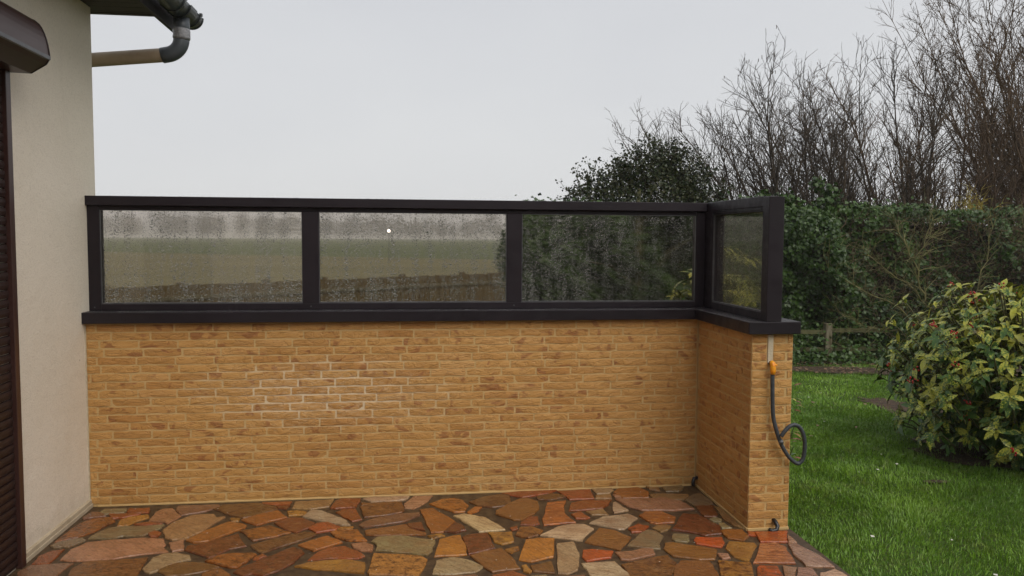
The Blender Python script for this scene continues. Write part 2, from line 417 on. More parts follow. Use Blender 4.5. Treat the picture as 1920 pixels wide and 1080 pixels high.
def gz(y): return -.03 - .045*min(max(0, y+.8), 9.8)
def gza(y): return -.03 - .045*np.clip(y+.8, 0, 9.8)
STONES = [
('m',[-3.508,-0.895,-3.487,-0.823,-3.304,-0.819,-3.314,-0.871,-3.322,-0.952,-3.351,-1.013,-3.467,-1.0]),
('r',[-3.488,-0.804,-3.497,-0.714,-3.466,-0.656,-3.416,-0.64,-3.414,-0.713,-3.414,-0.807]),
('g',[-3.499,-0.589,-3.479,-0.547,-3.39,-0.5,-3.361,-0.531,-3.406,-0.615,-3.472,-0.613]),
('o',[-3.499,-0.54,-3.493,-0.432,-3.486,-0.299,-3.443,-0.226,-3.359,-0.207,-3.314,-0.27,-3.361,-0.397,-3.412,-0.486]),
('m',[-3.502,-0.201,-3.485,-0.115,-3.432,-0.133,-3.39,-0.185,-3.444,-0.2,-3.492,-0.215]),
('g',[-3.447,-0.118,-3.439,-0.063,-3.323,-0.073,-3.313,-0.13,-3.408,-0.149]),
('r',[-3.301,-0.124,-3.304,-0.075,-3.199,-0.077,-3.181,-0.149,-3.256,-0.149]),
('r',[-3.382,-0.158,-3.247,-0.161,-3.214,-0.177,-3.291,-0.22,-3.338,-0.229]),
('y',[-3.275,-0.344,-3.289,-0.253,-3.251,-0.204,-3.175,-0.184,-3.155,-0.233,-3.203,-0.281,-3.225,-0.336]),
('p',[-3.133,-0.287,-3.141,-0.159,-3.12,-0.105,-3.071,-0.095,-2.991,-0.227,-3.029,-0.336,-3.071,-0.299]),
('r',[-3.197,-0.326,-3.128,-0.305,-3.056,-0.333,-3.07,-0.346,-3.161,-0.342]),
('g',[-3.353,-0.509,-3.342,-0.447,-3.305,-0.372,-3.227,-0.355,-3.132,-0.364,-3.041,-0.354,-3.044,-0.403,-3.084,-0.472,-3.101,-0.5,-3.194,-0.491,-3.234,-0.521]),
('r',[-3.08,-0.473,-3.06,-0.438,-3.019,-0.473,-3.02,-0.514,-3.053,-0.516]),
('t',[-3.019,-0.442,-2.997,-0.319,-2.931,-0.226,-2.821,-0.222,-2.793,-0.279,-2.749,-0.27,-2.794,-0.39,-2.813,-0.475,-2.882,-0.574,-2.933,-0.575,-2.977,-0.541]),
('p',[-3.38,-0.767,-3.383,-0.644,-3.341,-0.561,-3.224,-0.54,-3.078,-0.531,-2.981,-0.558,-2.949,-0.635,-2.954,-0.662,-2.911,-0.725,-3.031,-0.744,-3.137,-0.783,-3.333,-0.787]),
('p',[-2.937,-0.619,-2.875,-0.586,-2.843,-0.711,-2.889,-0.728]),
('n',[-3.259,-1.024,-3.282,-0.874,-3.255,-0.805,-3.125,-0.807,-2.984,-0.79,-2.976,-0.89,-2.97,-1.002,-2.986,-1.055]),
('w',[-2.963,-0.924,-2.956,-0.803,-2.925,-0.76,-2.868,-0.746,-2.795,-0.79,-2.779,-0.832,-2.858,-0.893,-2.886,-0.942,-2.917,-0.967,-2.943,-0.95]),
('m',[-3.049,-0.054,-2.831,-0.058,-2.814,-0.088,-2.878,-0.162,-2.99,-0.214,-3.043,-0.126]),
('b',[-2.843,-0.129,-2.8,-0.068,-2.627,-0.052,-2.513,-0.114,-2.49,-0.167,-2.575,-0.251,-2.647,-0.292,-2.724,-0.238]),
('r',[-2.593,-0.047,-2.429,-0.054,-2.436,-0.106,-2.517,-0.092,-2.583,-0.079]),
('d',[-2.502,-0.123,-2.429,-0.121,-2.441,-0.172,-2.487,-0.157]),
('t',[-2.408,-0.167,-2.408,-0.06,-2.28,-0.051,-2.195,-0.042,-2.208,-0.163,-2.302,-0.194]),
('y',[-2.713,-0.306,-2.713,-0.286,-2.664,-0.298,-2.665,-0.337,-2.701,-0.34]),
('o',[-2.649,-0.326,-2.587,-0.264,-2.48,-0.201,-2.415,-0.314,-2.504,-0.365,-2.555,-0.412]),
('y',[-2.427,-0.216,-2.358,-0.212,-2.316,-0.24,-2.329,-0.287,-2.409,-0.287]),
('w',[-2.33,-0.315,-2.299,-0.217,-2.24,-0.232,-2.175,-0.301,-2.091,-0.404,-2.067,-0.472,-2.113,-0.465,-2.218,-0.392]),
('d',[-2.468,-0.388,-2.4,-0.315,-2.333,-0.328,-2.258,-0.408,-2.277,-0.477,-2.336,-0.54,-2.403,-0.478]),
('r',[-2.28,-0.489,-2.242,-0.423,-2.192,-0.414,-2.121,-0.486,-2.14,-0.528,-2.231,-0.556]),
('o',[-2.862,-0.588,-2.798,-0.464,-2.708,-0.353,-2.637,-0.385,-2.607,-0.42,-2.611,-0.445,-2.686,-0.529,-2.749,-0.61,-2.819,-0.62]),
('o',[-2.624,-0.493,-2.488,-0.429,-2.363,-0.537,-2.431,-0.584,-2.532,-0.627,-2.578,-0.546]),
('d',[-2.836,-0.712,-2.837,-0.663,-2.76,-0.638,-2.625,-0.529,-2.589,-0.621,-2.553,-0.692,-2.626,-0.723,-2.698,-0.821]),
('b',[-2.531,-0.695,-2.487,-0.66,-2.393,-0.598,-2.291,-0.544,-2.229,-0.575,-2.246,-0.615,-2.337,-0.687,-2.462,-0.794]),
('o',[-2.299,-0.713,-2.245,-0.662,-2.172,-0.61,-2.089,-0.701,-2.157,-0.75,-2.216,-0.793]),
('o',[-2.704,-0.861,-2.657,-0.805,-2.596,-0.787,-2.508,-0.791,-2.484,-0.811,-2.513,-0.892,-2.54,-0.953,-2.572,-0.949]),
('r',[-2.482,-0.844,-2.455,-0.809,-2.433,-0.831,-2.468,-0.871,-2.486,-0.864]),
('d',[-2.545,-1.004,-2.513,-0.951,-2.434,-0.86,-2.32,-0.739,-2.272,-0.782,-2.259,-0.816,-2.294,-0.926,-2.349,-1.008,-2.407,-1.057,-2.458,-1.028,-2.497,-1.047]),
('b',[-2.892,-0.908,-2.853,-0.869,-2.766,-0.869,-2.71,-0.885,-2.626,-0.938,-2.657,-0.973,-2.756,-1.008,-2.829,-1.018,-2.885,-0.956]),
('n',[-2.682,-1.012,-2.65,-0.969,-2.614,-0.957,-2.553,-1.036,-2.561,-1.086,-2.662,-1.074]),
('r',[-2.228,-0.903,-2.193,-0.812,-2.14,-0.758,-2.071,-0.754,-1.988,-0.845,-1.969,-0.884,-1.997,-0.909,-2.143,-0.893]),
('y',[-2.279,-0.972,-2.227,-0.938,-2.14,-0.923,-2.049,-0.924,-1.964,-0.967,-1.962,-1.08,-2.035,-1.057,-2.149,-1.021]),
('o',[-2.159,-0.563,-2.134,-0.535,-2.021,-0.542,-1.993,-0.628,-1.969,-0.692,-2.069,-0.677,-2.126,-0.627]),
('p',[-2.041,-0.734,-1.975,-0.716,-1.935,-0.762,-1.939,-0.832,-1.99,-0.817,-2.027,-0.775]),
('y',[-2.128,-0.51,-2.112,-0.487,-2.051,-0.492,-2.054,-0.524]),
('r',[-2.196,-0.186,-2.177,-0.075,-2.15,-0.035,-2.04,-0.05,-2.055,-0.171,-2.063,-0.197,-2.165,-0.2]),
('r',[-2.16,-0.261,-2.125,-0.221,-2.057,-0.215,-2.012,-0.385,-2.062,-0.409,-2.115,-0.334]),
('w',[-2.025,-0.052,-1.967,-0.025,-1.761,-0.035,-1.781,-0.085,-1.862,-0.112,-1.974,-0.103]),
('n',[-2.031,-0.11,-1.983,-0.122,-1.967,-0.146,-2.026,-0.153]),
('n',[-2.034,-0.185,-1.962,-0.139,-1.862,-0.124,-1.801,-0.137,-1.785,-0.265,-1.799,-0.3,-1.895,-0.341,-1.999,-0.361]),
('p',[-1.786,-0.161,-1.73,-0.033,-1.621,-0.037,-1.67,-0.156,-1.736,-0.248,-1.78,-0.229]),
('o',[-1.644,-0.181,-1.566,-0.103,-1.498,-0.096,-1.45,-0.144,-1.427,-0.23,-1.452,-0.327,-1.511,-0.33,-1.606,-0.225]),
('m',[-2.02,-0.476,-1.982,-0.414,-1.904,-0.363,-1.818,-0.327,-1.702,-0.319,-1.702,-0.358,-1.741,-0.396,-1.788,-0.446,-1.909,-0.487,-1.991,-0.508]),
('n',[-1.984,-0.556,-1.934,-0.535,-1.774,-0.487,-1.755,-0.547,-1.673,-0.623,-1.678,-0.645,-1.935,-0.624,-1.976,-0.609]),
('d',[-1.767,-0.487,-1.694,-0.47,-1.677,-0.586,-1.753,-0.54]),
('o',[-1.699,-0.27,-1.627,-0.253,-1.576,-0.355,-1.516,-0.471,-1.582,-0.618,-1.646,-0.616,-1.67,-0.457]),
('d',[-1.578,-0.614,-1.517,-0.487,-1.472,-0.555,-1.466,-0.606,-1.519,-0.636]),
('o',[-1.438,-0.339,-1.392,-0.259,-1.352,-0.267,-1.377,-0.323,-1.426,-0.376]),
('c',[-1.517,-0.389,-1.459,-0.366,-1.403,-0.399,-1.348,-0.432,-1.263,-0.62,-1.399,-0.636,-1.442,-0.531]),
('b',[-1.415,-0.17,-1.326,-0.091,-1.161,-0.036,-1.188,-0.251,-1.293,-0.276,-1.37,-0.239]),
('g',[-1.944,-0.71,-1.912,-0.651,-1.804,-0.65,-1.724,-0.691,-1.631,-0.727,-1.648,-0.859,-1.674,-0.908,-1.759,-0.872,-1.917,-0.822,-1.916,-0.753]),
('y',[-1.663,-0.661,-1.597,-0.643,-1.579,-0.67,-1.644,-0.703]),
('f',[-1.637,-0.925,-1.605,-0.721,-1.53,-0.677,-1.498,-0.675,-1.48,-0.843,-1.483,-0.92,-1.556,-0.926]),
('d',[-1.489,-0.703,-1.452,-0.673,-1.36,-0.661,-1.339,-0.858,-1.417,-0.895,-1.474,-0.919]),
('F',[-1.942,-1.073,-1.926,-0.864,-1.81,-0.891,-1.7,-0.924,-1.675,-0.963,-1.694,-1.062,-1.715,-1.146,-1.933,-1.096]),
('w',[-1.651,-1.12,-1.63,-0.98,-1.549,-0.947,-1.468,-0.998,-1.418,-1.068,-1.461,-1.125,-1.555,-1.134]),
('m',[-1.932,-1.113,-1.846,-1.115,-1.719,-1.157,-1.727,-1.218,-1.928,-1.195]),
('m',[-1.627,-1.148,-1.464,-1.154,-1.419,-1.235,-1.437,-1.26,-1.631,-1.238]),
('n',[-1.466,-0.944,-1.396,-0.899,-1.31,-0.87,-1.275,-0.977,-1.252,-1.112,-1.322,-1.121,-1.381,-1.134,-1.419,-1.063]),
('r',[-1.384,-1.167,-1.291,-1.133,-1.224,-1.202,-1.223,-1.249,-1.391,-1.229]),
('r',[-1.21,-0.039,-1.083,-0.016,-0.877,-0.016,-0.931,-0.072,-1.098,-0.123,-1.172,-0.076]),
('b',[-1.013,-0.117,-0.92,-0.073,-0.852,-0.111,-0.848,-0.147,-0.952,-0.19,-1.011,-0.17]),
('r',[-0.875,-0.033,-0.671,-0.026,-0.685,-0.189,-0.831,-0.193,-0.84,-0.131]),
('w',[-0.658,-0.017,-0.537,-0.02,-0.536,-0.058,-0.569,-0.102,-0.648,-0.112]),
('t',[-0.665,-0.143,-0.573,-0.126,-0.586,-0.204,-0.676,-0.19]),
('p',[-0.558,-0.126,-0.518,-0.155,-0.524,-0.193,-0.554,-0.168]),
('o',[-0.542,-0.091,-0.494,-0.024,-0.369,-0.017,-0.332,-0.108,-0.363,-0.207,-0.514,-0.2]),
('n',[-1.279,-0.339,-1.208,-0.249,-1.124,-0.159,-1.081,-0.146,-1.024,-0.211,-1.038,-0.331,-1.073,-0.401,-1.161,-0.494,-1.198,-0.485,-1.284,-0.382]),
('r',[-1.166,-0.531,-1.105,-0.445,-1.062,-0.449,-1.07,-0.554,-1.105,-0.574,-1.169,-0.555]),
('s',[-1.042,-0.488,-0.97,-0.234,-0.857,-0.212,-0.892,-0.314,-0.907,-0.416,-0.873,-0.556,-0.97,-0.567,-1.049,-0.579]),
('r',[-0.872,-0.373,-0.834,-0.258,-0.748,-0.222,-0.592,-0.228,-0.632,-0.306,-0.675,-0.356,-0.808,-0.378]),
('t',[-0.78,-0.401,-0.678,-0.368,-0.67,-0.466,-0.76,-0.455]),
('c',[-0.599,-0.286,-0.578,-0.269,-0.542,-0.405,-0.63,-0.438,-0.621,-0.368]),
('p',[-0.563,-0.215,-0.43,-0.226,-0.27,-0.23,-0.197,-0.297,-0.167,-0.428,-0.288,-0.44,-0.465,-0.415,-0.527,-0.343]),
('r',[-0.871,-0.437,-0.814,-0.407,-0.782,-0.498,-0.813,-0.514,-0.86,-0.502]),
('w',[-0.801,-0.579,-0.71,-0.495,-0.562,-0.466,-0.527,-0.536,-0.642,-0.684,-0.67,-0.682,-0.741,-0.622]),
('s',[-0.504,-0.496,-0.454,-0.445,-0.368,-0.447,-0.316,-0.542,-0.35,-0.619,-0.45,-0.623,-0.474,-0.607]),
('R',[-0.615,-0.677,-0.547,-0.621,-0.503,-0.661,-0.56,-0.731,-0.613,-0.732]),
('t',[-0.487,-0.682,-0.45,-0.656,-0.408,-0.646,-0.385,-0.673,-0.418,-0.719,-0.463,-0.741]),
('y',[-1.354,-0.655,-1.231,-0.658,-1.239,-0.788,-1.299,-0.814,-1.335,-0.778]),
('r',[-1.233,-0.604,-1.192,-0.579,-1.197,-0.617,-1.227,-0.634]),
('n',[-1.217,-0.706,-1.179,-0.6,-1.119,-0.599,-1.069,-0.658,-1.104,-0.715,-1.16,-0.746]),
('c',[-1.089,-0.719,-0.984,-0.619,-0.902,-0.587,-0.832,-0.6,-0.802,-0.665,-0.859,-0.742,-0.894,-0.814,-1.007,-0.761]),
('n',[-0.883,-0.836,-0.769,-0.659,-0.694,-0.699,-0.639,-0.801,-0.738,-0.952,-0.807,-0.889]),
('g',[-0.682,-0.902,-0.595,-0.784,-0.527,-0.715,-0.486,-0.738,-0.471,-0.805,-0.523,-0.897,-0.536,-0.963,-0.597,-0.945]),
('y',[-1.293,-0.883,-1.224,-0.851,-1.226,-0.893,-1.269,-0.93,-1.288,-0.906]),
('f',[-1.241,-1.01,-1.173,-0.773,-1.106,-0.756,-1.029,-0.771,-1.076,-0.994,-1.186,-1.039]),
('w',[-1.039,-0.89,-1.024,-0.836,-0.941,-0.822,-0.944,-0.978,-0.989,-1.149,-1.047,-1.192,-1.085,-1.178]),
('R',[-0.936,-1.012,-0.916,-0.94,-0.871,-0.933,-0.775,-0.966,-0.804,-1.035,-0.927,-1.064]),
('p',[-0.766,-0.981,-0.678,-0.977,-0.622,-0.954,-0.573,-0.965,-0.582,-1.022,-0.636,-1.042,-0.724,-1.075,-0.76,-1.066]),
('y',[-1.24,-1.088,-1.217,-1.078,-1.203,-1.145,-1.218,-1.163,-1.239,-1.141]),
('b',[-1.197,-1.088,-1.095,-1.051,-1.102,-1.176,-1.194,-1.146]),
('c',[-0.956,-1.086,-0.797,-1.083,-0.787,-1.143,-0.756,-1.256,-0.787,-1.299,-0.952,-1.28,-0.946,-1.166]),
('n',[-0.774,-1.126,-0.667,-1.087,-0.578,-1.054,-0.528,-1.048,-0.515,-1.132,-0.545,-1.201,-0.595,-1.275,-0.633,-1.326,-0.762,-1.311]),
('m',[-1.1,-1.215,-0.97,-1.215,-0.972,-1.278,-1.109,-1.262]),
('g',[-1.211,-1.199,-1.145,-1.195,-1.125,-1.26,-1.219,-1.249]),
('t',[-0.337,-0.15,-0.236,-0.151,-0.108,-0.169,-0.119,-0.212,-0.166,-0.259,-0.286,-0.265,-0.338,-0.235]),
('g',[-0.221,-0.03,-0.09,-0.012,-0.102,-0.069,-0.149,-0.12,-0.223,-0.114]),
('t',[-0.317,-0.012,-0.242,-0.034,-0.257,-0.1,-0.31,-0.062]),
('g',[-0.159,-0.278,-0.085,-0.192,-0.032,-0.168,-0.019,-0.328,-0.03,-0.367,-0.14,-0.406,-0.152,-0.325]),
('d',[-0.142,-0.383,-0.04,-0.392,-0.068,-0.528,-0.088,-0.563,-0.152,-0.548]),
('d',[-0.396,-0.724,-0.256,-0.498,-0.182,-0.52,-0.124,-0.695,-0.159,-0.805,-0.251,-0.82,-0.325,-0.753]),
('g',[-0.142,-0.6,-0.101,-0.569,-0.077,-0.607,-0.095,-0.649,-0.131,-0.629]),
('g',[-0.116,-0.665,-0.085,-0.658,-0.074,-0.735,-0.124,-0.729]),
('t',[-0.039,-0.4,-0.012,-0.425,-0.01,-0.534,-0.01,-0.749,-0.045,-0.7,-0.063,-0.606]),
('o',[-0.145,-0.766,-0.101,-0.752,-0.03,-0.769,-0.033,-0.851,-0.083,-0.905,-0.147,-0.863]),
('g',[-0.436,-0.847,-0.406,-0.782,-0.334,-0.804,-0.355,-0.869,-0.375,-0.892,-0.427,-0.873]),
('R',[-0.329,-0.872,-0.306,-0.838,-0.176,-0.853,-0.19,-0.916,-0.23,-0.972,-0.331,-0.917]),
('n',[-0.49,-0.897,-0.449,-0.89,-0.264,-1.002,-0.318,-1.11,-0.392,-1.107,-0.499,-1.052,-0.517,-0.961]),
('y',[-0.21,-0.99,-0.16,-0.91,-0.042,-0.943,-0.048,-0.978,-0.168,-1.156,-0.212,-1.091]),
('R',[-0.008,-0.786,0.02,-0.804,0.006,-0.852,-0.025,-0.835]),
('R',[0.022,-0.804,0.199,-0.809,0.129,-0.949,-0.004,-0.934]),
('p',[0.176,-0.864,0.174,-0.954,0.122,-0.975]),
('S',[-0.15,-1.173,-0.023,-0.964,0.062,-0.954,0.09,-1.016,0.07,-1.063,0.043,-1.199]),
('W',[0.115,-0.993,0.16,-0.965,0.172,-1.026,0.2,-1.143,0.202,-1.264,0.079,-1.232,0.085,-1.103]),
('p',[-0.277,-1.052,-0.231,-1.063,-0.238,-1.103,-0.278,-1.114]),
('F',[-0.308,-1.129,-0.165,-1.172,-0.217,-1.318,-0.244,-1.385,-0.387,-1.369,-0.344,-1.243]),
('n',[-0.526,-1.162,-0.485,-1.116,-0.355,-1.142,-0.364,-1.264,-0.398,-1.368,-0.609,-1.343]),
('R',[-0.158,-1.231,-0.132,-1.201,-0.057,-1.221,-0.08,-1.334,-0.117,-1.4,-0.227,-1.387]),
('p',[-0.031,-1.224,0.022,-1.254,-0.07,-1.405,-0.105,-1.401]),
('p',[0.029,-1.254,0.091,-1.267,0.074,-1.351,0.047,-1.419,-0.064,-1.406]),
('W',[0.105,-1.317,0.152,-1.303,0.193,-1.285,0.209,-1.357,0.203,-1.437,0.053,-1.42]),
]
# ================================================================== THE SETTING
def struct(o): o['kind'] = 'structure'; return o
def sheet(name, x0, x1, ys, m, dz=0, nx=2):
    V = []; F = []; xs = np.linspace(x0, x1, nx)
    for y in ys:
        for x in xs: V.append((x, y, gz(y)+dz))
    k = len(xs)
    for i in range(len(ys)-1):
        for j in range(k-1): F.append((i*k+j, i*k+j+1, (i+1)*k+j+1, (i+1)*k+j))
    return struct(link(name, mesh(name, V, F, m)))
sheet('lawn', -30, 40, [-12, -.8, 3, 6, 7, 9, 11.9], M_turf)
# far fields: an olive one, then a green crop to the mist
def poly_sheet(name, pts, m): return struct(link(name, mesh(name, pts, [tuple(range(len(pts)))], m)))
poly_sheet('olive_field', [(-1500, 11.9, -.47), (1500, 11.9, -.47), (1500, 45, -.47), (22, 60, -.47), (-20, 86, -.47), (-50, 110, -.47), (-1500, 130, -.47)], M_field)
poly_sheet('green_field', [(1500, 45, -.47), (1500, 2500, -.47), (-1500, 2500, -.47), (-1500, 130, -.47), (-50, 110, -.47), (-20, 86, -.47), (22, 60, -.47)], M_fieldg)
# soil patches and litter under hedge and bush
def blob(name, cx, cy, rx, ry, m, dz=.008, n=26, rot=0):
    V = [(cx, cy, gz(cy)+dz)]
    for i in range(n):
        w = 2*math.pi*i/n; k = 1+random.uniform(-.22, .22)
        x = math.cos(w)*rx*k; y = math.sin(w)*ry*k
        x, y = x*math.cos(rot)-y*math.sin(rot), x*math.sin(rot)+y*math.cos(rot)
        V.append((cx+x, cy+y, gz(cy+y)+dz))
    return struct(link(name, mesh(name, V, [(0, 1+i, 1+(i+1) % n) for i in range(n)], m)))
SOIL = [(3.3, 2.5, .33, 1.0, .12), (1.66, .06, .09, .04, 0), (4.3, 5.7, 1.7, .38, -.35), (8.0, 5.0, 3.0, 1.0, -.1), (2.85, .75, .7, .7, 0)]
for i, (a, b, c, d, r) in enumerate(SOIL): blob('soil_patch', a, b, c, d, M_soil, rot=r, dz=.008+.003*i)
sheet('hedge_bed_soil', -1, 16, [6.05, 7, 8.6], M_soil, .005, 6)

# ---- patio: mortar bed with crazy paving set in it
PX0, PX1, PY0 = -3.54, .236, -6.2
bed = struct(MB().box(PX0, PX1, PY0, .0, -.14, -.009).build('patio', M_bed))
STCOL = {'o': (.42, .150, .030), 'r': (.33, .085, .026), 'R': (.50, .095, .018), 'y': (.45, .225, .045), 'g': (.27, .225, .13), 'p': (.44, .235, .14),
         'w': (.50, .385, .25), 'W': (.52, .33, .24), 'c': (.58, .45, .27), 'b': (.150, .075, .026), 'd': (.190, .052, .018), 'm': (.25, .125, .085),
         't': (.36, .22, .105), 'n': (.28, .122, .034), 's': (.48, .17, .035), 'f': (.50, .21, .035), 'F': (.46, .21, .05), 'S': (.52, .21, .07)}
def stone(pts, colr, kind):
    P = [Vector((pts[i], pts[i+1])) for i in range(0, len(pts), 2)]
    ar = sum(P[i].x*P[(i+1) % len(P)].y-P[(i+1) % len(P)].x*P[i].y for i in range(len(P)))/2
    if abs(ar) < 2e-5: return
    if ar < 0: P.reverse()
    c = sum(P, Vector((0, 0)))/len(P); ring = []
    P = [p + (p-c).normalized()*.0035 for p in P]
    for p in P: p.y = min(p.y, -.007); p.x = min(p.x, .249)
    for i, p in enumerate(P):
        q = P[(i+1) % len(P)]; ring.append(p.copy()); L = (q-p).length
        if L > .05:
            k = 1 if L < .12 else 2
            nrm = Vector((q.y-p.y, p.x-q.x))/L
            for j in range(1, k+1): ring.append(p.lerp(q, j/(k+1)) + nrm*random.uniform(-.0045, .0045))
    z = random.uniform(-.0015, .002); n = len(ring); tilt = Vector((random.uniform(-.006, .006), random.uniform(-.006, .006)))
    V = [(p.x-c.x, p.y-c.y, -.018) for p in ring]
    V += [(p.x-c.x, p.y-c.y, -.0045+z) for p in ring]
    for p in ring:
        d = (p-c); ins = d - d.normalized()*min(.0035, d.length*.3); V.append((ins.x, ins.y, z+tilt.dot(ins)*.4))
    V.append((0, 0, z+.001)); F = []
    for i in range(n):
        j = (i+1) % n; F += [(i, j, n+j, n+i), (n+i, n+j, 2*n+j, 2*n+i), (2*n+i, 2*n+j, 3*n)]
    o = link('paving_stone', mesh('paving_stone', V, F, M_stone[kind]), bed, (c.x, c.y, 0))
    v = random.uniform(.68, 1.04); b = STCOL[colr]; o.color = (b[0]*v, b[1]*v*random.uniform(.86, .98), b[2]*v*random.uniform(.7, .9), 1)
for colr, pts in STONES:
    kind = 'striped' if colr in 'sS' else 'mottled' if colr in 'bFfndoyR' and random.random() < .55 else 'plain'
    stone(pts, colr, kind)
# the rest of the terrace towards and past the camera: cells cut from a jittered grid
def cells(x0, x1, y0, y1, step):
    S = []; j = 0; y = y0-step
    while y < y1+step:
        x = x0-step
        while x < x1+step:
            S.append((x+random.uniform(-.42, .42)*step*1.25, y+random.uniform(-.4, .4)*step)); x += step*1.25
        y += step
    S = [p for p in S if x0-.1 < p[0] < x1+.1 and y0-.1 < p[1] < y1+.1]
    for i, a in enumerate(S):
        poly = [(x0, y0), (x1, y0), (x1, y1), (x0, y1)]
        for j, b in enumerate(S):
            if i == j or (a[0]-b[0])**2+(a[1]-b[1])**2 > (3*step)**2: continue
            mx, my = (a[0]+b[0])/2, (a[1]+b[1])/2; nx, ny = b[0]-a[0], b[1]-a[1]
            g = .009*math.hypot(nx, ny); out = []
            f = lambda p: (p[0]-mx)*nx+(p[1]-my)*ny+g
            for k in range(len(poly)):
                p, q = poly[k], poly[(k+1) % len(poly)]; fp, fq = f(p), f(q)
                if fp <= 0: out.append(p)
                if fp*fq < 0: t = fp/(fp-fq); out.append((p[0]+(q[0]-p[0])*t, p[1]+(q[1]-p[1])*t))
            poly = out
            if len(poly) < 3: break
        if len(poly) >= 3: yield [v for p in poly for v in p]
for pts in cells(PX0+.03, PX1-.01, -4.2, -1.50, .235):
    stone(pts, random.choice('orrnybdmtgnopwF'), random.choice(['plain', 'plain', 'mottled', 'striped']))

# ================================================================== BRICK WALLS
NC, H1 = 22, 1.024; CH = H1/NC; BL = .2095
def brick_mesh(L, H=CH-.0085, T=.020):
    nx, nz = 6, 3; V = []; F = []; ph = random.uniform(0, 9)
    top = [random.uniform(-.0012, .0016) for _ in range(nx+1)]; bot = [random.uniform(-.0022, .0022) for _ in range(nx+1)]
    for k in range(nz+1):
        for i in range(nx+1):
            x = -L/2+L*i/nx; z = -H/2+H*k/nz
            if k == nz: z += top[i]
            if k == 0: z += bot[i]
            if i in (0, nx): x += random.uniform(-.0015, .0015)
            edge = (i in (0, nx)) or (k in (0, nz))
            y = .0008*math.sin(ph+i*1.1+k*.9) + random.uniform(-.0006, .0006) + (.0002 if edge else -.0008)
            if i in (0, nx) and k in (0, nz): y += .0005; x *= .994
            V.append((x, y, z))
    g = lambda i, k: k*(nx+1)+i
    for k in range(nz):
        for i in range(nx): F.append((g(i, k), g(i+1, k), g(i+1, k+1), g(i, k+1)))
    border = [g(i, 0) for i in range(nx)]+[g(nx, k) for k in range(nz)]+[g(i, nz) for i in range(nx, 0, -1)]+[g(0, k) for k in range(nz, 0, -1)]
    b0 = len(V)
    for b in border: V.append((V[b][0], T, V[b][2]))
    m = len(border)
    for i in range(m): F.append((border[(i+1) % m], border[i], b0+i, b0+(i+1) % m))
    return V, F
BM = [mesh('brick', *brick_mesh(BL-.0105), M_brick) for _ in range(16)]
CACHE = {}
def brick_var(L):
    key = round(L, 2)
    if abs(L-(BL-.0105)) < .02: return random.choice(BM), L/(BL-.0105)
    if key not in CACHE: CACHE[key] = [mesh('brick', *brick_mesh(key), M_brick) for _ in range(3)]
    return random.choice(CACHE[key]), L/key
def rot_for(d): return {'front': 0, 'left': -math.pi/2, 'right': math.pi/2}[d]
def place(lst, parent, stuffname):
    """lst: (importance, face, centre, length). The 300 that show largest become parts, the rest one stuff mesh"""
    lst.sort(key=lambda t: -t[0]); rest = MB()
    for k, (imp, face, c, L) in enumerate(lst):
        me, s = brick_var(L); rz = rot_for(face); jit = Vector((random.uniform(-.0012, .0012), 0, random.uniform(-.0010, .0010)))
        out = random.uniform(-.0012, .0012)
        c2 = Vector(c); c2.z += jit.z
        if face == 'front': c2.y += out
        elif face == 'left': c2.x += out
        else: c2.x -= out
        flip = random.choice([0, 1])
        if k < 290:
            o = link('brick', me, parent, c2, (0, random.uniform(-.004, .004), rz), (s, 1, 1))
        else:
            mt = Matrix.Translation(c2) @ Matrix.Rotation(rz, 4, 'Z') @ Matrix.Diagonal((s, 1, 1, 1))
            rest.add([mt @ v.co for v in me.vertices], [tuple(p.vertices) for p in me.polygons])
    if rest.v: rest.build(stuffname, M_brick, parent, False, kind='stuff')

wall = thing('brick_wall', 'long low ochre brick wall under the three-pane glass screen, from the house to the inner corner', 'wall', (-1.77, .1, 0))
MB().box(-3.543, -.001, .0022, .215, -.1, H1+.006).build('mortar', M_mortar, wall)
lst = []
for c in range(NC):
    z = (c+.5)*CH
    x = -3.541 + (-.5*BL if c % 2 == 0 else 0) + random.choice([0, 0, 0, .03, -.035]) + random.uniform(-.014, .010) + (.055-BL if c % 2 else 0)
    while x < -.004:
        a, b = max(x, -3.541), min(x+BL, -.004)
        if b-a > .016:
            L = b-a-.0105; cx = (a+b)/2
            lst.append((L/(4.6-.35*(cx+1.77)*-1 + abs(z-1.0)*-.02), 'front', (cx, .0, z), L))
        x += BL
place(lst, wall, 'brick_offcuts')
# mortar skirt at the wall foot
MB().box(-3.5, -.02, -.006, .006, -.02, -.001, .002).build('mortar_fillet', M_mortar, wall)

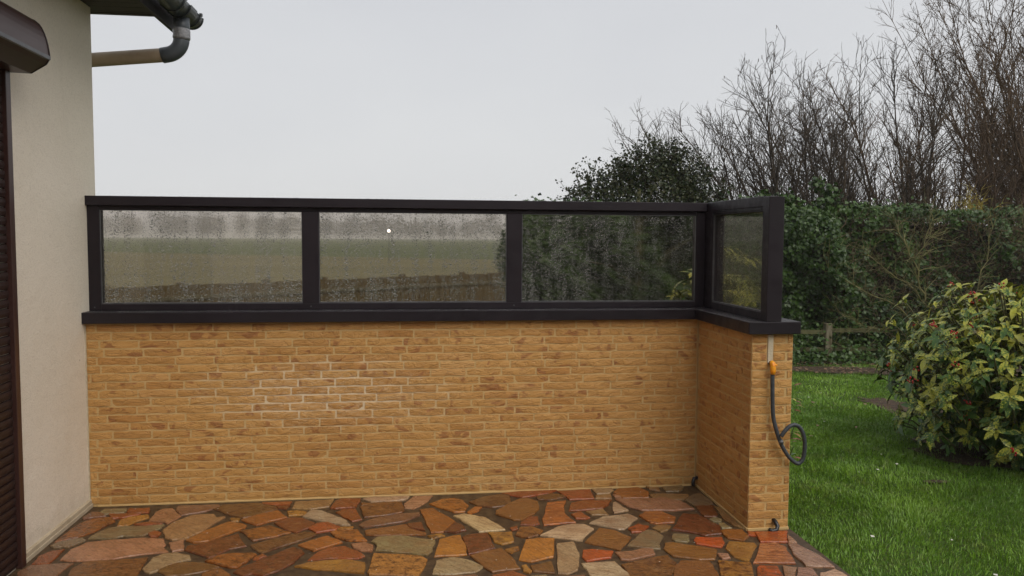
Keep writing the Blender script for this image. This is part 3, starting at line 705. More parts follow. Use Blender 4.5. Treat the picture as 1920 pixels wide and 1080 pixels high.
R0, W0 = -.764, .227
rwall = thing('brick_wall', 'short ochre brick return wall and its end pier carrying the yellow-ended hose', 'wall', (.11, -.38, 0))
MB().box(.0025, W0-.0025, R0+.0025, -.001, -.1, H1+.006).add([], []).build('mortar', M_mortar, rwall)
MB().box(.001, W0-.0055, -.0005, .215, -.1, H1+.006).build('mortar', M_mortar, rwall)
lst = []
for c in range(NC):
    z = (c+.5)*CH
    # left face
    y = R0 + (-.5*BL if c % 2 else -.03); first = True
    while y < -.006:
        a, b = max(y, R0+.004), min(y+BL, -.008)
        if b-a > .03: lst.append((1+.1*(b-a), 'left', (.0, (a+b)/2, z), b-a-.0105))
        y += BL
    # front face of the pier
    split = .100 if c % 2 == 0 else .182
    if c % 2 == 0: segs = [(.001, .094), (.101, W0-.002)]
    else: segs = [(.001, .186), (.194, W0-.002)]
    if c >= NC-3: segs = [(.001, .083), (.118, .186), (.194, W0-.002)] if c % 2 else [(.001, .083), (.118, W0-.002)]
    for a, b in segs: lst.append((1.5+(b-a), 'front', ((a+b)/2, R0, z), b-a-.006))
    # outer face
    y = R0 + (0 if c % 2 else -.5*BL)
    while y < .2:
        a, b = max(y, R0+.004), min(y+BL, .21)
        if b-a > .03: lst.append((.01, 'right', (W0, (a+b)/2, z), b-a-.0105))
        y += BL
place(lst, rwall, 'brick_offcuts')
MB().box(.086, .115, R0-.004, R0+.008, H1-3*CH-.01, H1, .002).build('mortar_strip', M_strip, rwall)['label'] = 'pale mortar filled chase above the hose'
MB().box(-.006, .004, R0, -.02, -.02, .005, .002).build('mortar_fillet', M_mortar, rwall)
MB().box(0, W0, R0-.006, R0+.004, -.02, .005, .002).build('mortar_fillet', M_mortar, rwall)

# copings: folded aluminium, wall caps
MB().box(-3.556, -.036, -.04, .255, 1.030, 1.092, .003).build('coping', M_cope, wall)
MB().box(-.034, .247, -.802, .257, 1.030, 1.094, .003).build('coping', M_cope, rwall)

# ================================================================== GLASS SCREEN
scr = thing('glass_screen', 'dark framed wind screen of four rain-speckled tinted panes on top of the brick wall', 'glass screen', (-1.7, .1, 1.094))
FY0, FY1 = .07, .135
def bar(name, *b, m=M_alu, bev=.002): return MB().box(*b, bev).build(name, m, scr)
bar('post', -3.549, -3.479, FY0, FY1, 1.0925, 1.684)
bar('post', -2.370, -2.277, FY0, FY1, 1.130, 1.661)
bar('post', -1.176, -1.085, FY0, FY1, 1.130, 1.661)
MB().box(.001, .058, FY0+.001, FY1, 1.0945, 1.684, .002).box(.060, .140, -.035, FY1, 1.0945, 1.684, .002).build('corner_post', M_alu, scr)
bar('end_post', .058, .140, -.800, -.728, 1.0945, 1.734)
bar('bottom_rail', -3.479, .001, FY0, FY1, 1.0925, 1.130)
bar('top_rail', -3.479, .001, FY0+.004, FY1, 1.661, 1.684)
bar('cap_rail', -3.565, .062, FY0-.022, FY1+.02, 1.6845, 1.738, bev=.003)
bar('bottom_rail', .062, .138, -.728, -.035, 1.0945, 1.136)
bar('top_rail', .064, .138, -.728, -.035, 1.660, 1.684)
bar('cap_rail', .0625, .142, -.728, FY1+.02, 1.6845, 1.740, bev=.003)
MB().box(.0595, .0625, -.70, -.05, 1.672, 1.676).build('bead', M_gasket, scr)
panes = [(-3.479, -2.370), (-2.277, -1.176), (-1.085, .001)]
plabel = ['left pane beside the house, showing pale fields in mist', 'second pane, with a small white lamp reflection', 'third pane, dark with evergreens behind it']
def beads(x0, x1, z0, z1):
    b = MB(); t = .007
    b.box(x0, x1, FY0+.006, FY0+.016, z0, z0+t); b.box(x0, x1, FY0+.0065, FY0+.016, z1-t*.5, z1)
    b.box(x0, x0+t*.6, FY0+.007, FY0+.016, z0+t, z1-t*.5); b.box(x1-t*.6, x1, FY0+.007, FY0+.016, z0+t, z1-t*.5); return b
for (a, b), lb in zip(panes, plabel):
    o = MB().box(a-.004, b+.004, FY0+.024, FY0+.032, 1.126, 1.665).build('pane', M_glass, scr); o['label'] = lb
    beads(a, b, 1.130, 1.661).build('glazing_bead', M_bead, o)
o = MB().box(.088, .096, -.732, -.031, 1.132, 1.664).build('pane', M_glass, scr); o['label'] = 'narrow pane of the return side, dark with reflections'
MB().box(.068, .078, -.728, -.035, 1.136, 1.143).box(.068, .078, -.728, -.724, 1.143, 1.66).box(.068, .078, -.039, -.035, 1.143, 1.66).build('glazing_bead', M_bead, o)
for x in (-3.514, -2.324, -1.131):   # fixing screws
    for z in (1.112,):
        MB().tube([(x, FY0-.001, z), (x, FY0+.004, z)], .0045, 8).build('screw', M_bead, scr)
# rain drops lying on the cap and coping
ico = [(0, 0, 1), (.9, 0, .4), (.28, .85, .4), (-.73, .53, .4), (-.73, -.53, .4), (.28, -.85, .4), (1.0, 0, 0), (.31, .95, 0), (-.81, .59, 0), (-.81, -.59, 0), (.31, -.95, 0)]
icf = [(0, 1+i, 1+(i+1) % 5) for i in range(5)]+[(1+i, 6+i, 6+(i+1) % 5, 1+(i+1) % 5) for i in range(5)]
n_ = NT('rain_water'); n_.bsdf((.85, .88, .9), .03, None, .5, **{'Transmission Weight': .85, 'IOR': 1.33}); M_water = n_.done()
dr = MB()
def drop(x, y, z, r): dr.add([(x+a*r, y+b*r, z+c*r*.55) for a, b, c in ico], icf)
for _ in range(520): drop(random.uniform(-3.55, .05), random.uniform(.052, .15), 1.738, random.uniform(.0015, .0045))
for _ in range(420): drop(random.uniform(-3.54, -.05), random.uniform(-.036, .062), 1.092, random.uniform(.0015, .005))
for _ in range(220): drop(random.uniform(-.03, .24), random.uniform(-.795, .06), 1.094, random.uniform(.0015, .005))
for _ in range(70): drop(random.uniform(.066, .138), random.uniform(-.79, .1), 1.740, random.uniform(.0015, .004))
o = dr.build('rain_drops', M_water, None, True, kind='stuff'); tag(o, 'rain drops lying on the dark copings and cap rails of the wall', 'water drops')

# ================================================================== HOUSE
HX = -3.543
house = thing('house', 'cream rendered house corner at the left with brown roller shutter and dark eaves', 'house', (HX-2, -3, 0))
nseg = MB(); nseg.box(-9, HX, -9, .20, -.12, 2.86)
nseg.add([(-9, -9, 2.86), (HX, -9, 2.86), (HX, .2, 2.86), (-9, .2, 2.86), (-6.3, .2, 5.6), (-6.3, -9, 5.6)], [(0, 1, 5), (1, 2, 4, 5), (2, 3, 4), (3, 0, 5, 4)])
nseg.build('wall', M_render, house)
MB().box(HX-.01, HX+.014, -.79, .0, -.02, .035, .004).build('skirting', M_skirt, house)
MB().box(HX+.014, HX+.020, -.79, .0, -.02, .012, .002).build('skirting', M_skirt, house)
MB().box(HX, HX+.006, -.006, .0045, .0, 1.03).build('corner_seal', M_strip, house)
# eaves
soff = MB().box(HX-.02, -3.226, -9, -8.9, 2.80, 2.84).build('soffit', M_soffit, house)
y = -4.0
while y < .29:
    b = MB().box(HX-.35, -3.228, y, y+.0885, 2.803+random.uniform(0, .001), 2.818, .002).build('soffit_board', M_soffit, soff); y += .0905
def prism_xz(name, poly, y0, y1, m, parent):
    n = len(poly); V = [(a, y0, b) for a, b in poly]+[(a, y1, b) for a, b in poly]
    F = [tuple(range(n)), tuple(reversed(range(n, 2*n)))]+[(i, n+i, n+(i+1) % n, (i+1) % n) for i in range(n)]
    return link(name, mesh(name, V, [tuple(reversed(f)) for f in F], m), parent)
prism_xz('fascia', [(-3.226, 2.79), (-3.205, 2.79), (-3.205, 2.915), (-3.226, 2.935)], -9, .705, M_soffit, house)
prism_xz('roof', [(-3.17, 2.93), (-3.17, 2.955), (-6.3, 5.9), (-9.6, 2.95), (-9.6, 2.92), (-6.3, 5.80)], -9.3, .30, M_tile, house)
prism_xz('verge_board', [(-3.228, 2.80), (-3.228, 2.925), (-3.75, 3.41), (-3.75, 2.80)], .292, .312, M_soffit, house)
# gutter: half round, open at the top
GX, GZ, GR = -3.118, 2.892, .070
def halfpipe(y0, y1, r, t=.004, a0=180, a1=360, n=12):
    V = []; F = []
    for yy in (y0, y1):
        for rr in (r, r-t):
            for i in range(n+1):
                w = math.radians(a0+(a1-a0)*i/n); V.append((GX+rr*math.cos(w), yy, GZ+rr*math.sin(w)))
    k = n+1
    for i in range(n):
        F += [(i, i+1, 2*k+i+1, 2*k+i), (k+i, 3*k+i, 3*k+i+1, k+i+1), (i, k+i, k+i+1, i+1), (2*k+i, 2*k+i+1, 3*k+i+1, 3*k+i)]
    F += [(0, 2*k, 3*k, k), (n, k+n, 3*k+n, 2*k+n)]
    return V, F
gut = link('gutter', mesh('gutter', *halfpipe(-9, .68, GR), M_gutter, True), house)
V = [(GX, .684, GZ)]+[(GX+(GR+.003)*math.cos(math.radians(180+15*i)), .684, GZ+(GR+.003)*math.sin(math.radians(180+15*i))) for i in range(13)]
V2 = [(a, .672, c) for a, b, c in V]; F = [(0, i, i+1) for i in range(1, 13)]+[(14, 14+i+1, 14+i) for i in range(1, 13)]+[(i, 14+i, 15+i, i+1) for i in range(1, 13)]
link('end_cap', mesh('end_cap', V+V2, F, M_gutter), gut)
for yy in (-2.6, -1.6, -.6, .26, .60):
    b = MB(); v, f = halfpipe(yy, yy+.022, GR+.006, .005); b.add(v, f)
    b.box(GX+GR-.004, GX+GR+.012, yy, yy+.022, GZ-.004, GZ+.012)
    b.build('bracket', M_gutter, gut)
v, f = halfpipe(.385, .515, GR+.007, .006); b = MB().add(v, f); b.build('outlet', M_gutter, gut)
pipe = MB().tube([(GX, .45, GZ-.06), (GX, .45, GZ-.165)], .0465, 18).build('downpipe', M_gutter2, house, True)
pipe['label'] = 'grey swan-neck pipe under the gutter'
MB().tube([(GX, .45, GZ-.125), (GX-.001, .45, GZ-.14), (GX, .45, GZ-.16), (GX-.001, .449, GZ-.178), (GX-.002, .45, GZ-.188)], [.0478, .0505, .0490, .0512, .0488], 20).build('tape', M_tape, pipe, True)
el = []; EC = (GX-.100, GZ-.185); RB = .098
for i in range(11):
    w = math.radians(0-(82)*i/10); el.append((EC[0]+RB*math.cos(w), .45, EC[1]+RB*math.sin(w)))
e1 = Vector(el[-1]); dirp = (Vector(el[-1])-Vector(el[-2])).normalized()
el.append(tuple(e1+dirp*.03))
MB().tube(el, .0465, 18).build('elbow', M_gutter2, pipe, True)
s0 = e1+dirp*.012; dl = Vector((-1, 0, -.105)).normalized()
MB().tube([s0, s0+dl*.012, s0+dl*.62], [.0455, .0415, .0415], 18).build('pipe_run', M_beige, pipe, True)
MB().tube([s0+dl*.60, s0+dl*.66+Vector((0, -.06, -.06)), s0+dl*.66+Vector((0, -.16, -.16)), s0+dl*.66+Vector((0, -.17, -2.6))], .0415, 14).build('pipe_run', M_beige, pipe, True)
# roller shutter
shut = MB().box(HX-.02, HX+.006, -2.5, -.835, 2.20, 2.26).build('roller_shutter', M_brown, house)
prof = [(HX, 2.492), (HX+.095, 2.488), (HX+.125, 2.477), (HX+.143, 2.462), (HX+.156, 2.443), (HX+.166, 2.420), (HX+.174, 2.395), (HX+.180, 2.368), (HX+.1845, 2.338), (HX+.187, 2.308), (HX+.170, 2.281), (HX+.105, 2.240), (HX, 2.243)]
prism_xz('shutter_box', prof, -2.7, -.782, M_brown, shut)
prism_xz('box_lip', [(HX+.180, 2.318), (HX+.192, 2.318), (HX+.192, 2.302), (HX+.176, 2.298)], -2.705, -.779, M_bead, shut)
prism_xz('box_end', [(a-.0 if i in (0, 12) else a+.003, b) for i, (a, b) in enumerate(prof)], -.782, -.774, M_browndark, shut)
MB().box(HX+.002, HX+.030, -.842, -.800, -.01, 2.243, .002).build('guide_rail', M_brown, shut)
MB().box(HX+.012, HX+.020, -.8415, -.8, 0, 2.2).build('guide_rail', M_browndark, shut)
z = .0
sl = prism_xz('slat', [(HX, 0), (HX+.010, .003), (HX+.014, .02), (HX+.012, .036), (HX, .0395)], -2.6, -.840, M_browndark, shut)
for i in range(1, 55):
    o = sl.copy(); COL.objects.link(o); o.parent = shut; o.location = sl.location + Vector((0, 0, .041*i)); WL[o.name] = Vector((0, 0, .041*i))
MB().box(HX+.010, HX+.0135, -2.6, -.843, .0, 2.2).build('slat_backing', M_browndark, shut) if False else None

# ================================================================== HOSE AND PIPE STUBS
hy = R0-.030
hose = thing('garden_hose', 'short dark grey hose looped down the brick pier from an orange connector', 'hose', (.1, hy, .86))
ctl = [(.103, hy+.004, .835), (.104, hy, .74), (.107, hy, .66), (.112, hy, .60), (.125, hy-.002, .545), (.143, hy-.004, .49), (.165, hy-.006, .44), (.20, hy-.008, .388), (.235, hy-.010, .358), (.258, hy-.012, .356),
       (.276, hy-.014, .385), (.281, hy-.016, .44), (.274, hy-.018, .495), (.252, hy-.020, .54), (.222, hy-.022, .560), (.190, hy-.022, .552), (.165, hy-.020, .525), (.150, hy-.016, .500)]
def catmull(P, k=5):
    P = [Vector(p) for p in P]; out = []
    for i in range(len(P)-1):
        p0, p1, p2, p3 = P[max(i-1, 0)], P[i], P[i+1], P[min(i+2, len(P)-1)]
        for j in range(k):
            t = j/k; out.append(.5*((2*p1)+(-p0+p2)*t+(2*p0-5*p1+4*p2-p3)*t*t+(-p0+3*p1-3*p2+p3)*t**3))
    return out+[P[-1]]
MB().tube(catmull(ctl), .0105, 12).build('hose', M_hose, hose, True)
MB().tube([(.103, R0+.01, .878), (.103, R0-.014, .876), (.103, R0-.026, .868)], .012, 12).build('wall_pipe', M_black, hose, True)
MB().tube([(.101, hy+.014, .884), (.102, hy+.002, .876), (.103, hy, .862), (.104, hy, .84), (.104, hy, .822)], [.011, .015, .0135, .015, .012], 14).box(.090, .118, hy-.008, hy+.006, .846, .856, .002).box(.108, .124, hy-.010, hy+.004, .866, .874, .002).build('connector', M_orange, hose, True)
MB().tube([(.148, hy-.012, .478), (.156, hy-.010, .462)], .0125, 12).build('clip', M_bead, hose, True)
st = MB().tube([(.145, R0+.01, .045), (.145, R0-.02, .040), (.150, R0-.034, .022), (.142, R0-.040, .004), (.118, R0-.042, .0), (.100, R0-.040, .008)], .011, 12).build('pipe_elbow', M_black, None, True)
tag(local(st), 'black curved pipe stub at the foot of the brick pier', 'pipe')
st = MB().tube([(-.03, -.045, .004), (-.03, -.043, .028), (-.022, -.035, .045), (.002, -.03, .05)], .011, 14).build('drain_pipe', M_black, None, True)
tag(local(st), 'small black drain pipe low in the inner corner of the brick walls', 'pipe')
# ================================================================== WOODEN FENCES
# low post and rail fence in front of the ivy hedge
fz = gz(6.85)
lf = thing('post_and_rail_fence', 'low mossy wooden post and rail fence at the foot of the ivy hedge', 'fence', (4.7, 6.85, fz))
for k, x in enumerate((2.6, 4.69, 6.85, 9.0, 11.1)):
    yy = 6.85+.02*(x-4.69)
    MB().box(x-.055, x+.055, yy-.045, yy+.045, fz-.2, fz+.60, .008).build('post', M_fence, lf)
for x0, x1 in ((2.6, 4.69), (4.69, 6.85), (6.85, 9.0), (9.0, 11.1)):
    for zz in (.20, .49):
        s = .055; b = MB(); d = random.uniform(-.03, .01)
        a0 = (x0+s, 6.85+.02*(x0-4.69)); a1 = (x1-s, 6.85+.02*(x1-4.69))
        b.add([(a0[0], a0[1]-.02, fz+zz-.03), (a0[0], a0[1]+.02, fz+zz-.03), (a0[0], a0[1]+.02, fz+zz+.03), (a0[0], a0[1]-.02, fz+zz+.03),
               (a1[0], a1[1]-.02, fz+zz-.03+d), (a1[0], a1[1]+.02, fz+zz-.03+d), (a1[0], a1[1]+.02, fz+zz+.03+d), (a1[0], a1[1]-.02, fz+zz+.03+d)],
              [(0, 1, 2, 3), (7, 6, 5, 4), (0, 4, 5, 1), (1, 5, 6, 2), (2, 6, 7, 3), (3, 7, 4, 0)]).build('rail', M_mossy, lf)
# brown board fence at the end of the garden, seen through the glass
A = Vector((-9.6, 6.72)); B = Vector((.64, 15.0)); dv = (B-A); FL = dv.length; dv.normalize(); ang = math.atan2(dv.y, dv.x)
bf = thing('board_fence', 'long brown board fence at the field edge, seen through the two left panes', 'fence', (A.x, A.y, 0))
def bfz(s): return .66
bmesh_ = [mesh('board', MB().box(-.074, .074, -.009, .009, 0, 1.12+d, .003).v, MB().box(-.074, .074, -.009, .009, 0, 1.12, .003).f, M_board) for d in (0, -.008, .008)]
s = .08
while s < FL:
    p = A+dv*s; z0 = max(gz(p.y), -.5)
    link('board', random.choice(bmesh_), bf, (p.x, p.y, z0), (0, random.uniform(-.006, .006), ang+random.uniform(-.02, .02)), (1, 1, (.66-z0)/1.12)); s += .154
pm = mesh('post', MB().box(-.06, .06, .012, .11, 0, 1.2, .008).v, MB().box(-.06, .06, .012, .11, 0, 1.2, .008).f, M_board)
for s in (.05, 1.9, 3.7, 4.95, 6.6, 7.9, 9.9, 11.7, 13.05):
    p = A+dv*s; z0 = gz(p.y); link('post', pm, bf, (p.x, p.y, z0), (0, 0, ang), (1, 1, (.715-z0)/1.2))
for zz in (.44, -.2):
    p = A+dv*FL/2
    rm = MB().box(-FL/2, FL/2, -.045, -.012, -.035, .035, .003)
    link('rail', mesh('rail', rm.v, rm.f, M_fence), bf, (p.x, p.y, zz), (0, 0, ang))

# ================================================================== IVY HEDGE
hedge = thing('ivy_hedge', 'tall clipped hedge overgrown with dark ivy and bare twigs behind the lawn', 'hedge', (5, 8, -.4))
HY = 7.15; HT = 2.0
def hside(x, z):   # front surface of the hedge
    return HY + .28*np.sin(x*1.7+.4)*np.cos(z*2.1) + .16*np.sin(x*4.1+z*3.3) + .10*(z-.3)**2*.3
def htop(x): return HT + .05*np.sin(x*2.3) + .04*np.sin(x*5.9+1)
MB().box(.15, 17, HY+.55, HY+2.0, -.5, HT-.22).build('dark_core', M_dark, hedge)  # dark box added to block light; the hedge's inner shade is its colour
n = 60000
X = rng.uniform(-.1, 15, n); Z = gza(HY)+rng.uniform(0, 1, n)**.92*(HT+.40); 
keep = rng.random(n) < np.clip(1.15 - np.clip((X-5.0)/1.8, 0, 1.0)*(.72+.28*np.sin(X*3)*np.cos(Z*4)), .0, 1)
keep |= (Z > HT-.22) & (rng.random(n) < .9)
X, Z = X[keep], Z[keep]; n = len(X)
Y = hside(X, Z) + rng.exponential(.10, n) - .05 + np.where(Z > HT-.12, rng.uniform(0, .25, n), 0)
# clumps: push in and out
Y += .17*np.sin(X*9.1+np.sin(Z*6)*2)*np.sin(Z*8.3)
P = np.stack([X, Y, Z], 1); N = np.tile([[-.15, -1, .35]], (n, 1))
V1, F1 = leaf_cloud(P, N, .064, .85, .18, .55)
n = 11000
X = rng.uniform(-.05, 15, n); Y = HY+rng.uniform(.05, 1.9, n); Z = htop(X)+rng.normal(0, .035, n)+np.where(rng.random(n) < .06, rng.uniform(0, .15, n), 0)
V2, F2 = leaf_cloud(np.stack([X, Y, Z], 1), np.tile([[0, -.4, 1]], (n, 1)), .07, .85, .18, .6)
# the hedge's end, towards the field
n = 2600; Y = HY+rng.uniform(0, 1.9, n); Z = rng.uniform(-.45, HT, n); X = -.08+.12*np.sin(Z*4)+rng.normal(0, .07, n)
V3, F3 = leaf_cloud(np.stack([X, Y, Z], 1), np.tile([[-1, -.2, .2]], (n, 1)), .072, .85, .18, .6)
V = np.concatenate([V1, V2, V3]); F = np.concatenate([F1, F2+len(V1), F3+len(V1)+len(V2)])
link('foliage', npmesh('ivy_foliage', V, F, M_ivy), hedge, kind='stuff')
# skirt of ground ivy at the foot
n = 15000; X = rng.uniform(2.5, 14, n); Y = 6.2+rng.uniform(0, 1, n)**.6*1.1-.12*np.clip(X-4, 0, 4)*rng.random(n); Z = gza(Y)+.03+rng.exponential(.10, n)*np.clip((Y-5.95), .12, 1.2)*1.9
V, F = leaf_cloud(np.stack([X, Y, Z], 1), np.tile([[0, -.5, 1]], (n, 1)), .062, .85, .18, .5)
link('ground_ivy', npmesh('ground_ivy', V, F, M_ivy), hedge, kind='stuff')

def wander(p, d, L, seg, curl, upw=0.0):
    pts = [np.array(p, float)]; d = np.array(d, float); d /= np.linalg.norm(d)
    for _ in range(seg):
        d = d + np.array([random.gauss(0, curl), random.gauss(0, curl), random.gauss(0, curl)+upw]); d /= np.linalg.norm(d)
        pts.append(pts[-1]+d*L/seg)
    return pts
# bare twigs knitted through the right half of the hedge
L = Lines()
for _ in range(4200):
    x = 4.9+random.random()**.8*9.2; z = random.uniform(-.35, HT-.1)
    y = float(hside(np.array(x), np.array(z)))+random.uniform(-.08, .22)
    L.add(wander((x, y, z), (random.uniform(-.9, .9), random.uniform(-.5, .1), random.uniform(-.3, 1)), random.uniform(.25, .8), 5, .28), random.uniform(.003, .007), .0015)
link('dry_twigs', L.mesh('dry_twigs', M_dry), hedge, kind='stuff')
L = Lines()
for (x0, z0), (x1, z1), r in [((6.55, .05), (4.65, 1.05), .017), ((6.3, .55), (5.75, 1.75), .020), ((5.95, 1.15), (6.3, 1.8), .013), ((6.2, -.15), (4.9, .35), .012), ((6.0, -.55), (4.7, -.05), .010), ((6.9, .1), (7.4, 1.7), .015), ((8.2, .2), (7.9, 1.8), .013), ((9.3, .2), (9.0, 1.8), .013), ((6.6, .3), (5.2, 1.35), .012)]:
    ya = HY-.18-.25*random.random(); main = []
    for i in range(11):
        t = i/10; main.append(np.array([x0+(x1-x0)*t+.03*math.sin(i*1.9), ya-.10*math.sin(t*3), z0+(z1-z0)*t+.035*math.cos(i*1.3)]))
    L.add(main, r*.8, r*.3, 5)
    for i in range(1, 11):
        for _ in range(3):
            d = main[i]-main[i-1]; d /= np.linalg.norm(d)
            tw = wander(main[i], d+np.array([random.uniform(-.9, .9), random.uniform(-.5, .3), random.uniform(-.4, .9)]), random.uniform(.2, .55), 5, .2)
            L.add(tw, r*.38, .0018)
            for q in (2, 4): L.add(wander(tw[q], (random.uniform(-1, 1), random.uniform(-.4, .3), random.uniform(-.5, 1)), random.uniform(.1, .25), 3, .2), .0025, .0014)
link('lichen_branches', L.mesh('lichen_branches', M_twig), hedge)

# ================================================================== EVERGREEN TREE (behind the third pane)
def leaf_blobs(blobs, size, per, spread=.16):
    P = []; N = []
    for (cx, cy, cz, r) in blobs:
        k = int(per*r*r); d = unit(rng.normal(0, 1, (k, 3))); rr = r*(1-rng.random(k)[:, None]**2*.55)
        q = np.array([cx, cy, cz])+d*rr*np.array([1, .85, .8]); q += rng.normal(0, spread*r, (k, 3))
        P.append(q); N.append(d)
    return np.concatenate(P), np.concatenate(N)
ev = thing('evergreen_tree', 'dark evergreen tree with a ragged small-leaved crown rising over the third pane', 'tree', (1.75, 7.55, -.4))
blobs = [(.95, 7.6, 2.10, .26), (1.2, 7.7, 2.2, .27), (1.45, 7.6, 2.28, .30), (1.75, 7.8, 2.42, .36), (2.0, 7.6, 2.60, .38), (2.3, 7.7, 2.72, .32), (2.55, 7.6, 2.52, .36), (2.8, 7.7, 2.32, .32), (2.95, 7.6, 2.08, .30), (2.2, 7.6, 2.2, .5), (1.6, 7.6, 1.95, .42), (2.7, 7.7, 1.95, .4), (.95, 7.6, 1.72, .32),
         (1.1, 7.7, 1.5, .4), (.6, 7.6, 1.3, .4), (.7, 7.6, .8, .45), (.4, 7.6, .9, .38), (2.5, 7.75, 1.2, .6), (2.5, 7.75, .4, .6), (1.0, 7.9, .2, .55), (.45, 7.6, 1.5, .32), (1.75, 8.0, 1.2, .55), (1.8, 8.0, .4, .5), (.4, 7.7, .2, .4)]
P, N = leaf_blobs(blobs, .05, 8200)
# sprigs that break the outline
L = Lines(); SP = []
for (cx, cy, cz, r) in blobs[:10]:
    for _ in range(15):
        w = random.uniform(.1, 3.04); d = np.array([math.cos(w), random.uniform(-.3, .3), math.sin(w)])
        tw = wander(np.array([cx, cy, cz])+d*r*.6, d+np.array([-.25, 0, .1]), random.uniform(.16, .42)*(1+.4*(random.random() < .2)), 6, .2)
        L.add(tw, .006, .002)
        for q in tw[2:]:
            for _ in range(5): SP.append(q+np.array([random.gauss(0, .028), random.gauss(0, .03), random.gauss(0, .028)]))
SP = np.array(SP); P = np.concatenate([P, SP]); N = np.concatenate([N, unit(rng.normal(0, 1, SP.shape))])
V, F = leaf_cloud(P, N, .048, .7, .2, .8)
link('crown', npmesh('crown', V, F, M_holm), ev, kind='stuff')
tr = MB()
tr.tube([(1.74, 7.15, -.5), (1.73, 7.16, .3), (1.75, 7.2, 1.0), (1.74, 7.28, 1.7), (1.82, 7.5, 2.3)], [.085, .062, .056, .05, .03], 10).build('trunk', M_mossy, ev, True)
for a, b, c_ in (((1.75, 7.2, .9), (1.2, 7.5, 1.6), (.7, 7.6, 2.0)), ((1.74, 7.25, 1.4), (2.2, 7.5, 1.9), (2.7, 7.6, 2.3)), ((1.75, 7.25, 1.6), (2.0, 7.5, 2.2), (2.25, 7.6, 2.75)), ((1.74, 7.2, .6), (2.2, 7.2, 1.3), (2.9, 7.4, 1.7)), ((1.74, 7.2, .75), (1.3, 7.1, 1.1), (.8, 7.2, 1.2))):
    MB().tube([a, b, c_], [.03, .02, .008], 7).build('branch', M_mossy, ev, True)
link('sprigs', L.mesh('sprigs', M_bark), ev, kind='stuff')

# ivy grown stump and clumps above the hedge
def ivy_clump(label, blobs, stem):
    t = thing('ivy_clump', label, 'ivy', stem[0])
    P, N = leaf_blobs(blobs, .07, 5200, .2); V, F = leaf_cloud(P, N, .075, .85, .18, .6)
    link('foliage', npmesh('ivy_foliage', V, F, M_ivy), t, kind='stuff')
    MB().tube(stem, [.06]+[.04]*(len(stem)-2)+[.02], 8).build('trunk', M_bark, t, True)
ivy_clump('leafy ivy mound just behind the end post of the screen, over the hedge', [(4.15, 7.7, 2.0, .26), (4.35, 7.7, 2.12, .20), (3.75, 7.7, 2.0, .25), (4.65, 7.6, 1.92, .22), (4.3, 7.5, 1.6, .35), (3.95, 7.6, 2.2, .13)], [(4.3, 7.9, -.4), (4.3, 7.9, 1.0), (4.35, 7.8, 2.1)])
ivy_clump('thin ivy climbing a bare stem right of the screen end post', [(5.0, 7.6, 2.05, .22), (5.15, 7.7, 2.3, .16), (4.9, 7.7, 2.45, .13), (5.3, 7.6, 1.95, .22)], [(5.1, 8.0, -.4), (5.1, 8.0, 1.2), (5.0, 7.8, 2.6)])

# ================================================================== BARE TREES
def bare_tree(x, y, h, nst, label, lean=-.25, spread=.55, m=None, blf=1.0, fine=1.0, r=.045, dens=1.0, upright=.02, base=.3):
    z0 = -.45; t = thing('bare_tree', label, 'tree', (x, y, z0), 'bare winter trees behind the hedge')
    tw = Lines(); m = m or M_bark
    for k in range(nst):
        w = 2*math.pi*(k+random.random()*.7)/nst; rr = random.uniform(0, base)
        p0 = np.array([x+rr*math.cos(w), y+rr*math.sin(w), z0])
        out = spread*random.uniform(.35, 1.1)
        d = np.array([math.cos(w)*out+lean*random.uniform(.3, 1.3), math.sin(w)*out*.6, 1.0])
        L_ = h*random.uniform(.72, 1.0)
        st = wander(p0, d, L_, 12, .075, upright)
        sl = Lines(); r0 = r*random.uniform(.7, 1.15); sl.add(st, r0, .0045, 6)
        link('stem', sl.mesh('stem', m), t)
        nb = int(15*dens*L_/5)
        for _ in range(nb):
            f = random.uniform(.22, .98); i = min(int(f*12), 11); q = st[i]+(st[i+1]-st[i])*(f*12-i)
            dd = st[i+1]-st[i]; dd /= np.linalg.norm(dd); a = random.uniform(0, 6.28)
            side = np.array([math.cos(a), math.sin(a)*.8, random.uniform(-.1, .35)])
            bl = blf*L_*(.30*(1-f)+.13)*random.uniform(.6, 1.2)
            br = wander(q, dd*.9+side*.62, bl, 7, .18, .035); rb = r0*(1-f)*.45+.0055
            tw.add(br, rb+.001, .0034, 3)
            for _ in range(int(5*fine)):
                g = random.uniform(.2, 1.0); j = min(int(g*7), 6); q2 = br[j]+(br[j+1]-br[j])*(g*7-j)
                d2 = br[j+1]-br[j]; d2 /= np.linalg.norm(d2)
                s2 = np.array([random.gauss(0, 1), random.gauss(0, .8), random.gauss(.15, .8)]); s2 /= np.linalg.norm(s2)
                tl = bl*random.uniform(.2, .5)
                t2 = wander(q2, d2*.8+s2*.6, tl, 4, .16, .03); tw.add(t2, .0052, .0027, 3)
                if random.random() < .55:
                    s3 = np.array([random.gauss(0, 1), random.gauss(0, .8), random.gauss(.1, .8)])
                    tw.add(wander(t2[2], t2[3]-t2[2]+s3*.03, tl*.5, 3, .15, .02), .003, .0016, 3)
                if random.random() < .10:   # catkin or dead leaf hanging from the tip
                    e = t2[-1]; tw.add([e, e+np.array([.004, 0, -.03]), e+np.array([0, 0, -.07])], .009, .006, 3)
    link('twigs', tw.mesh('twigs', m), t, kind='stuff')
    return t
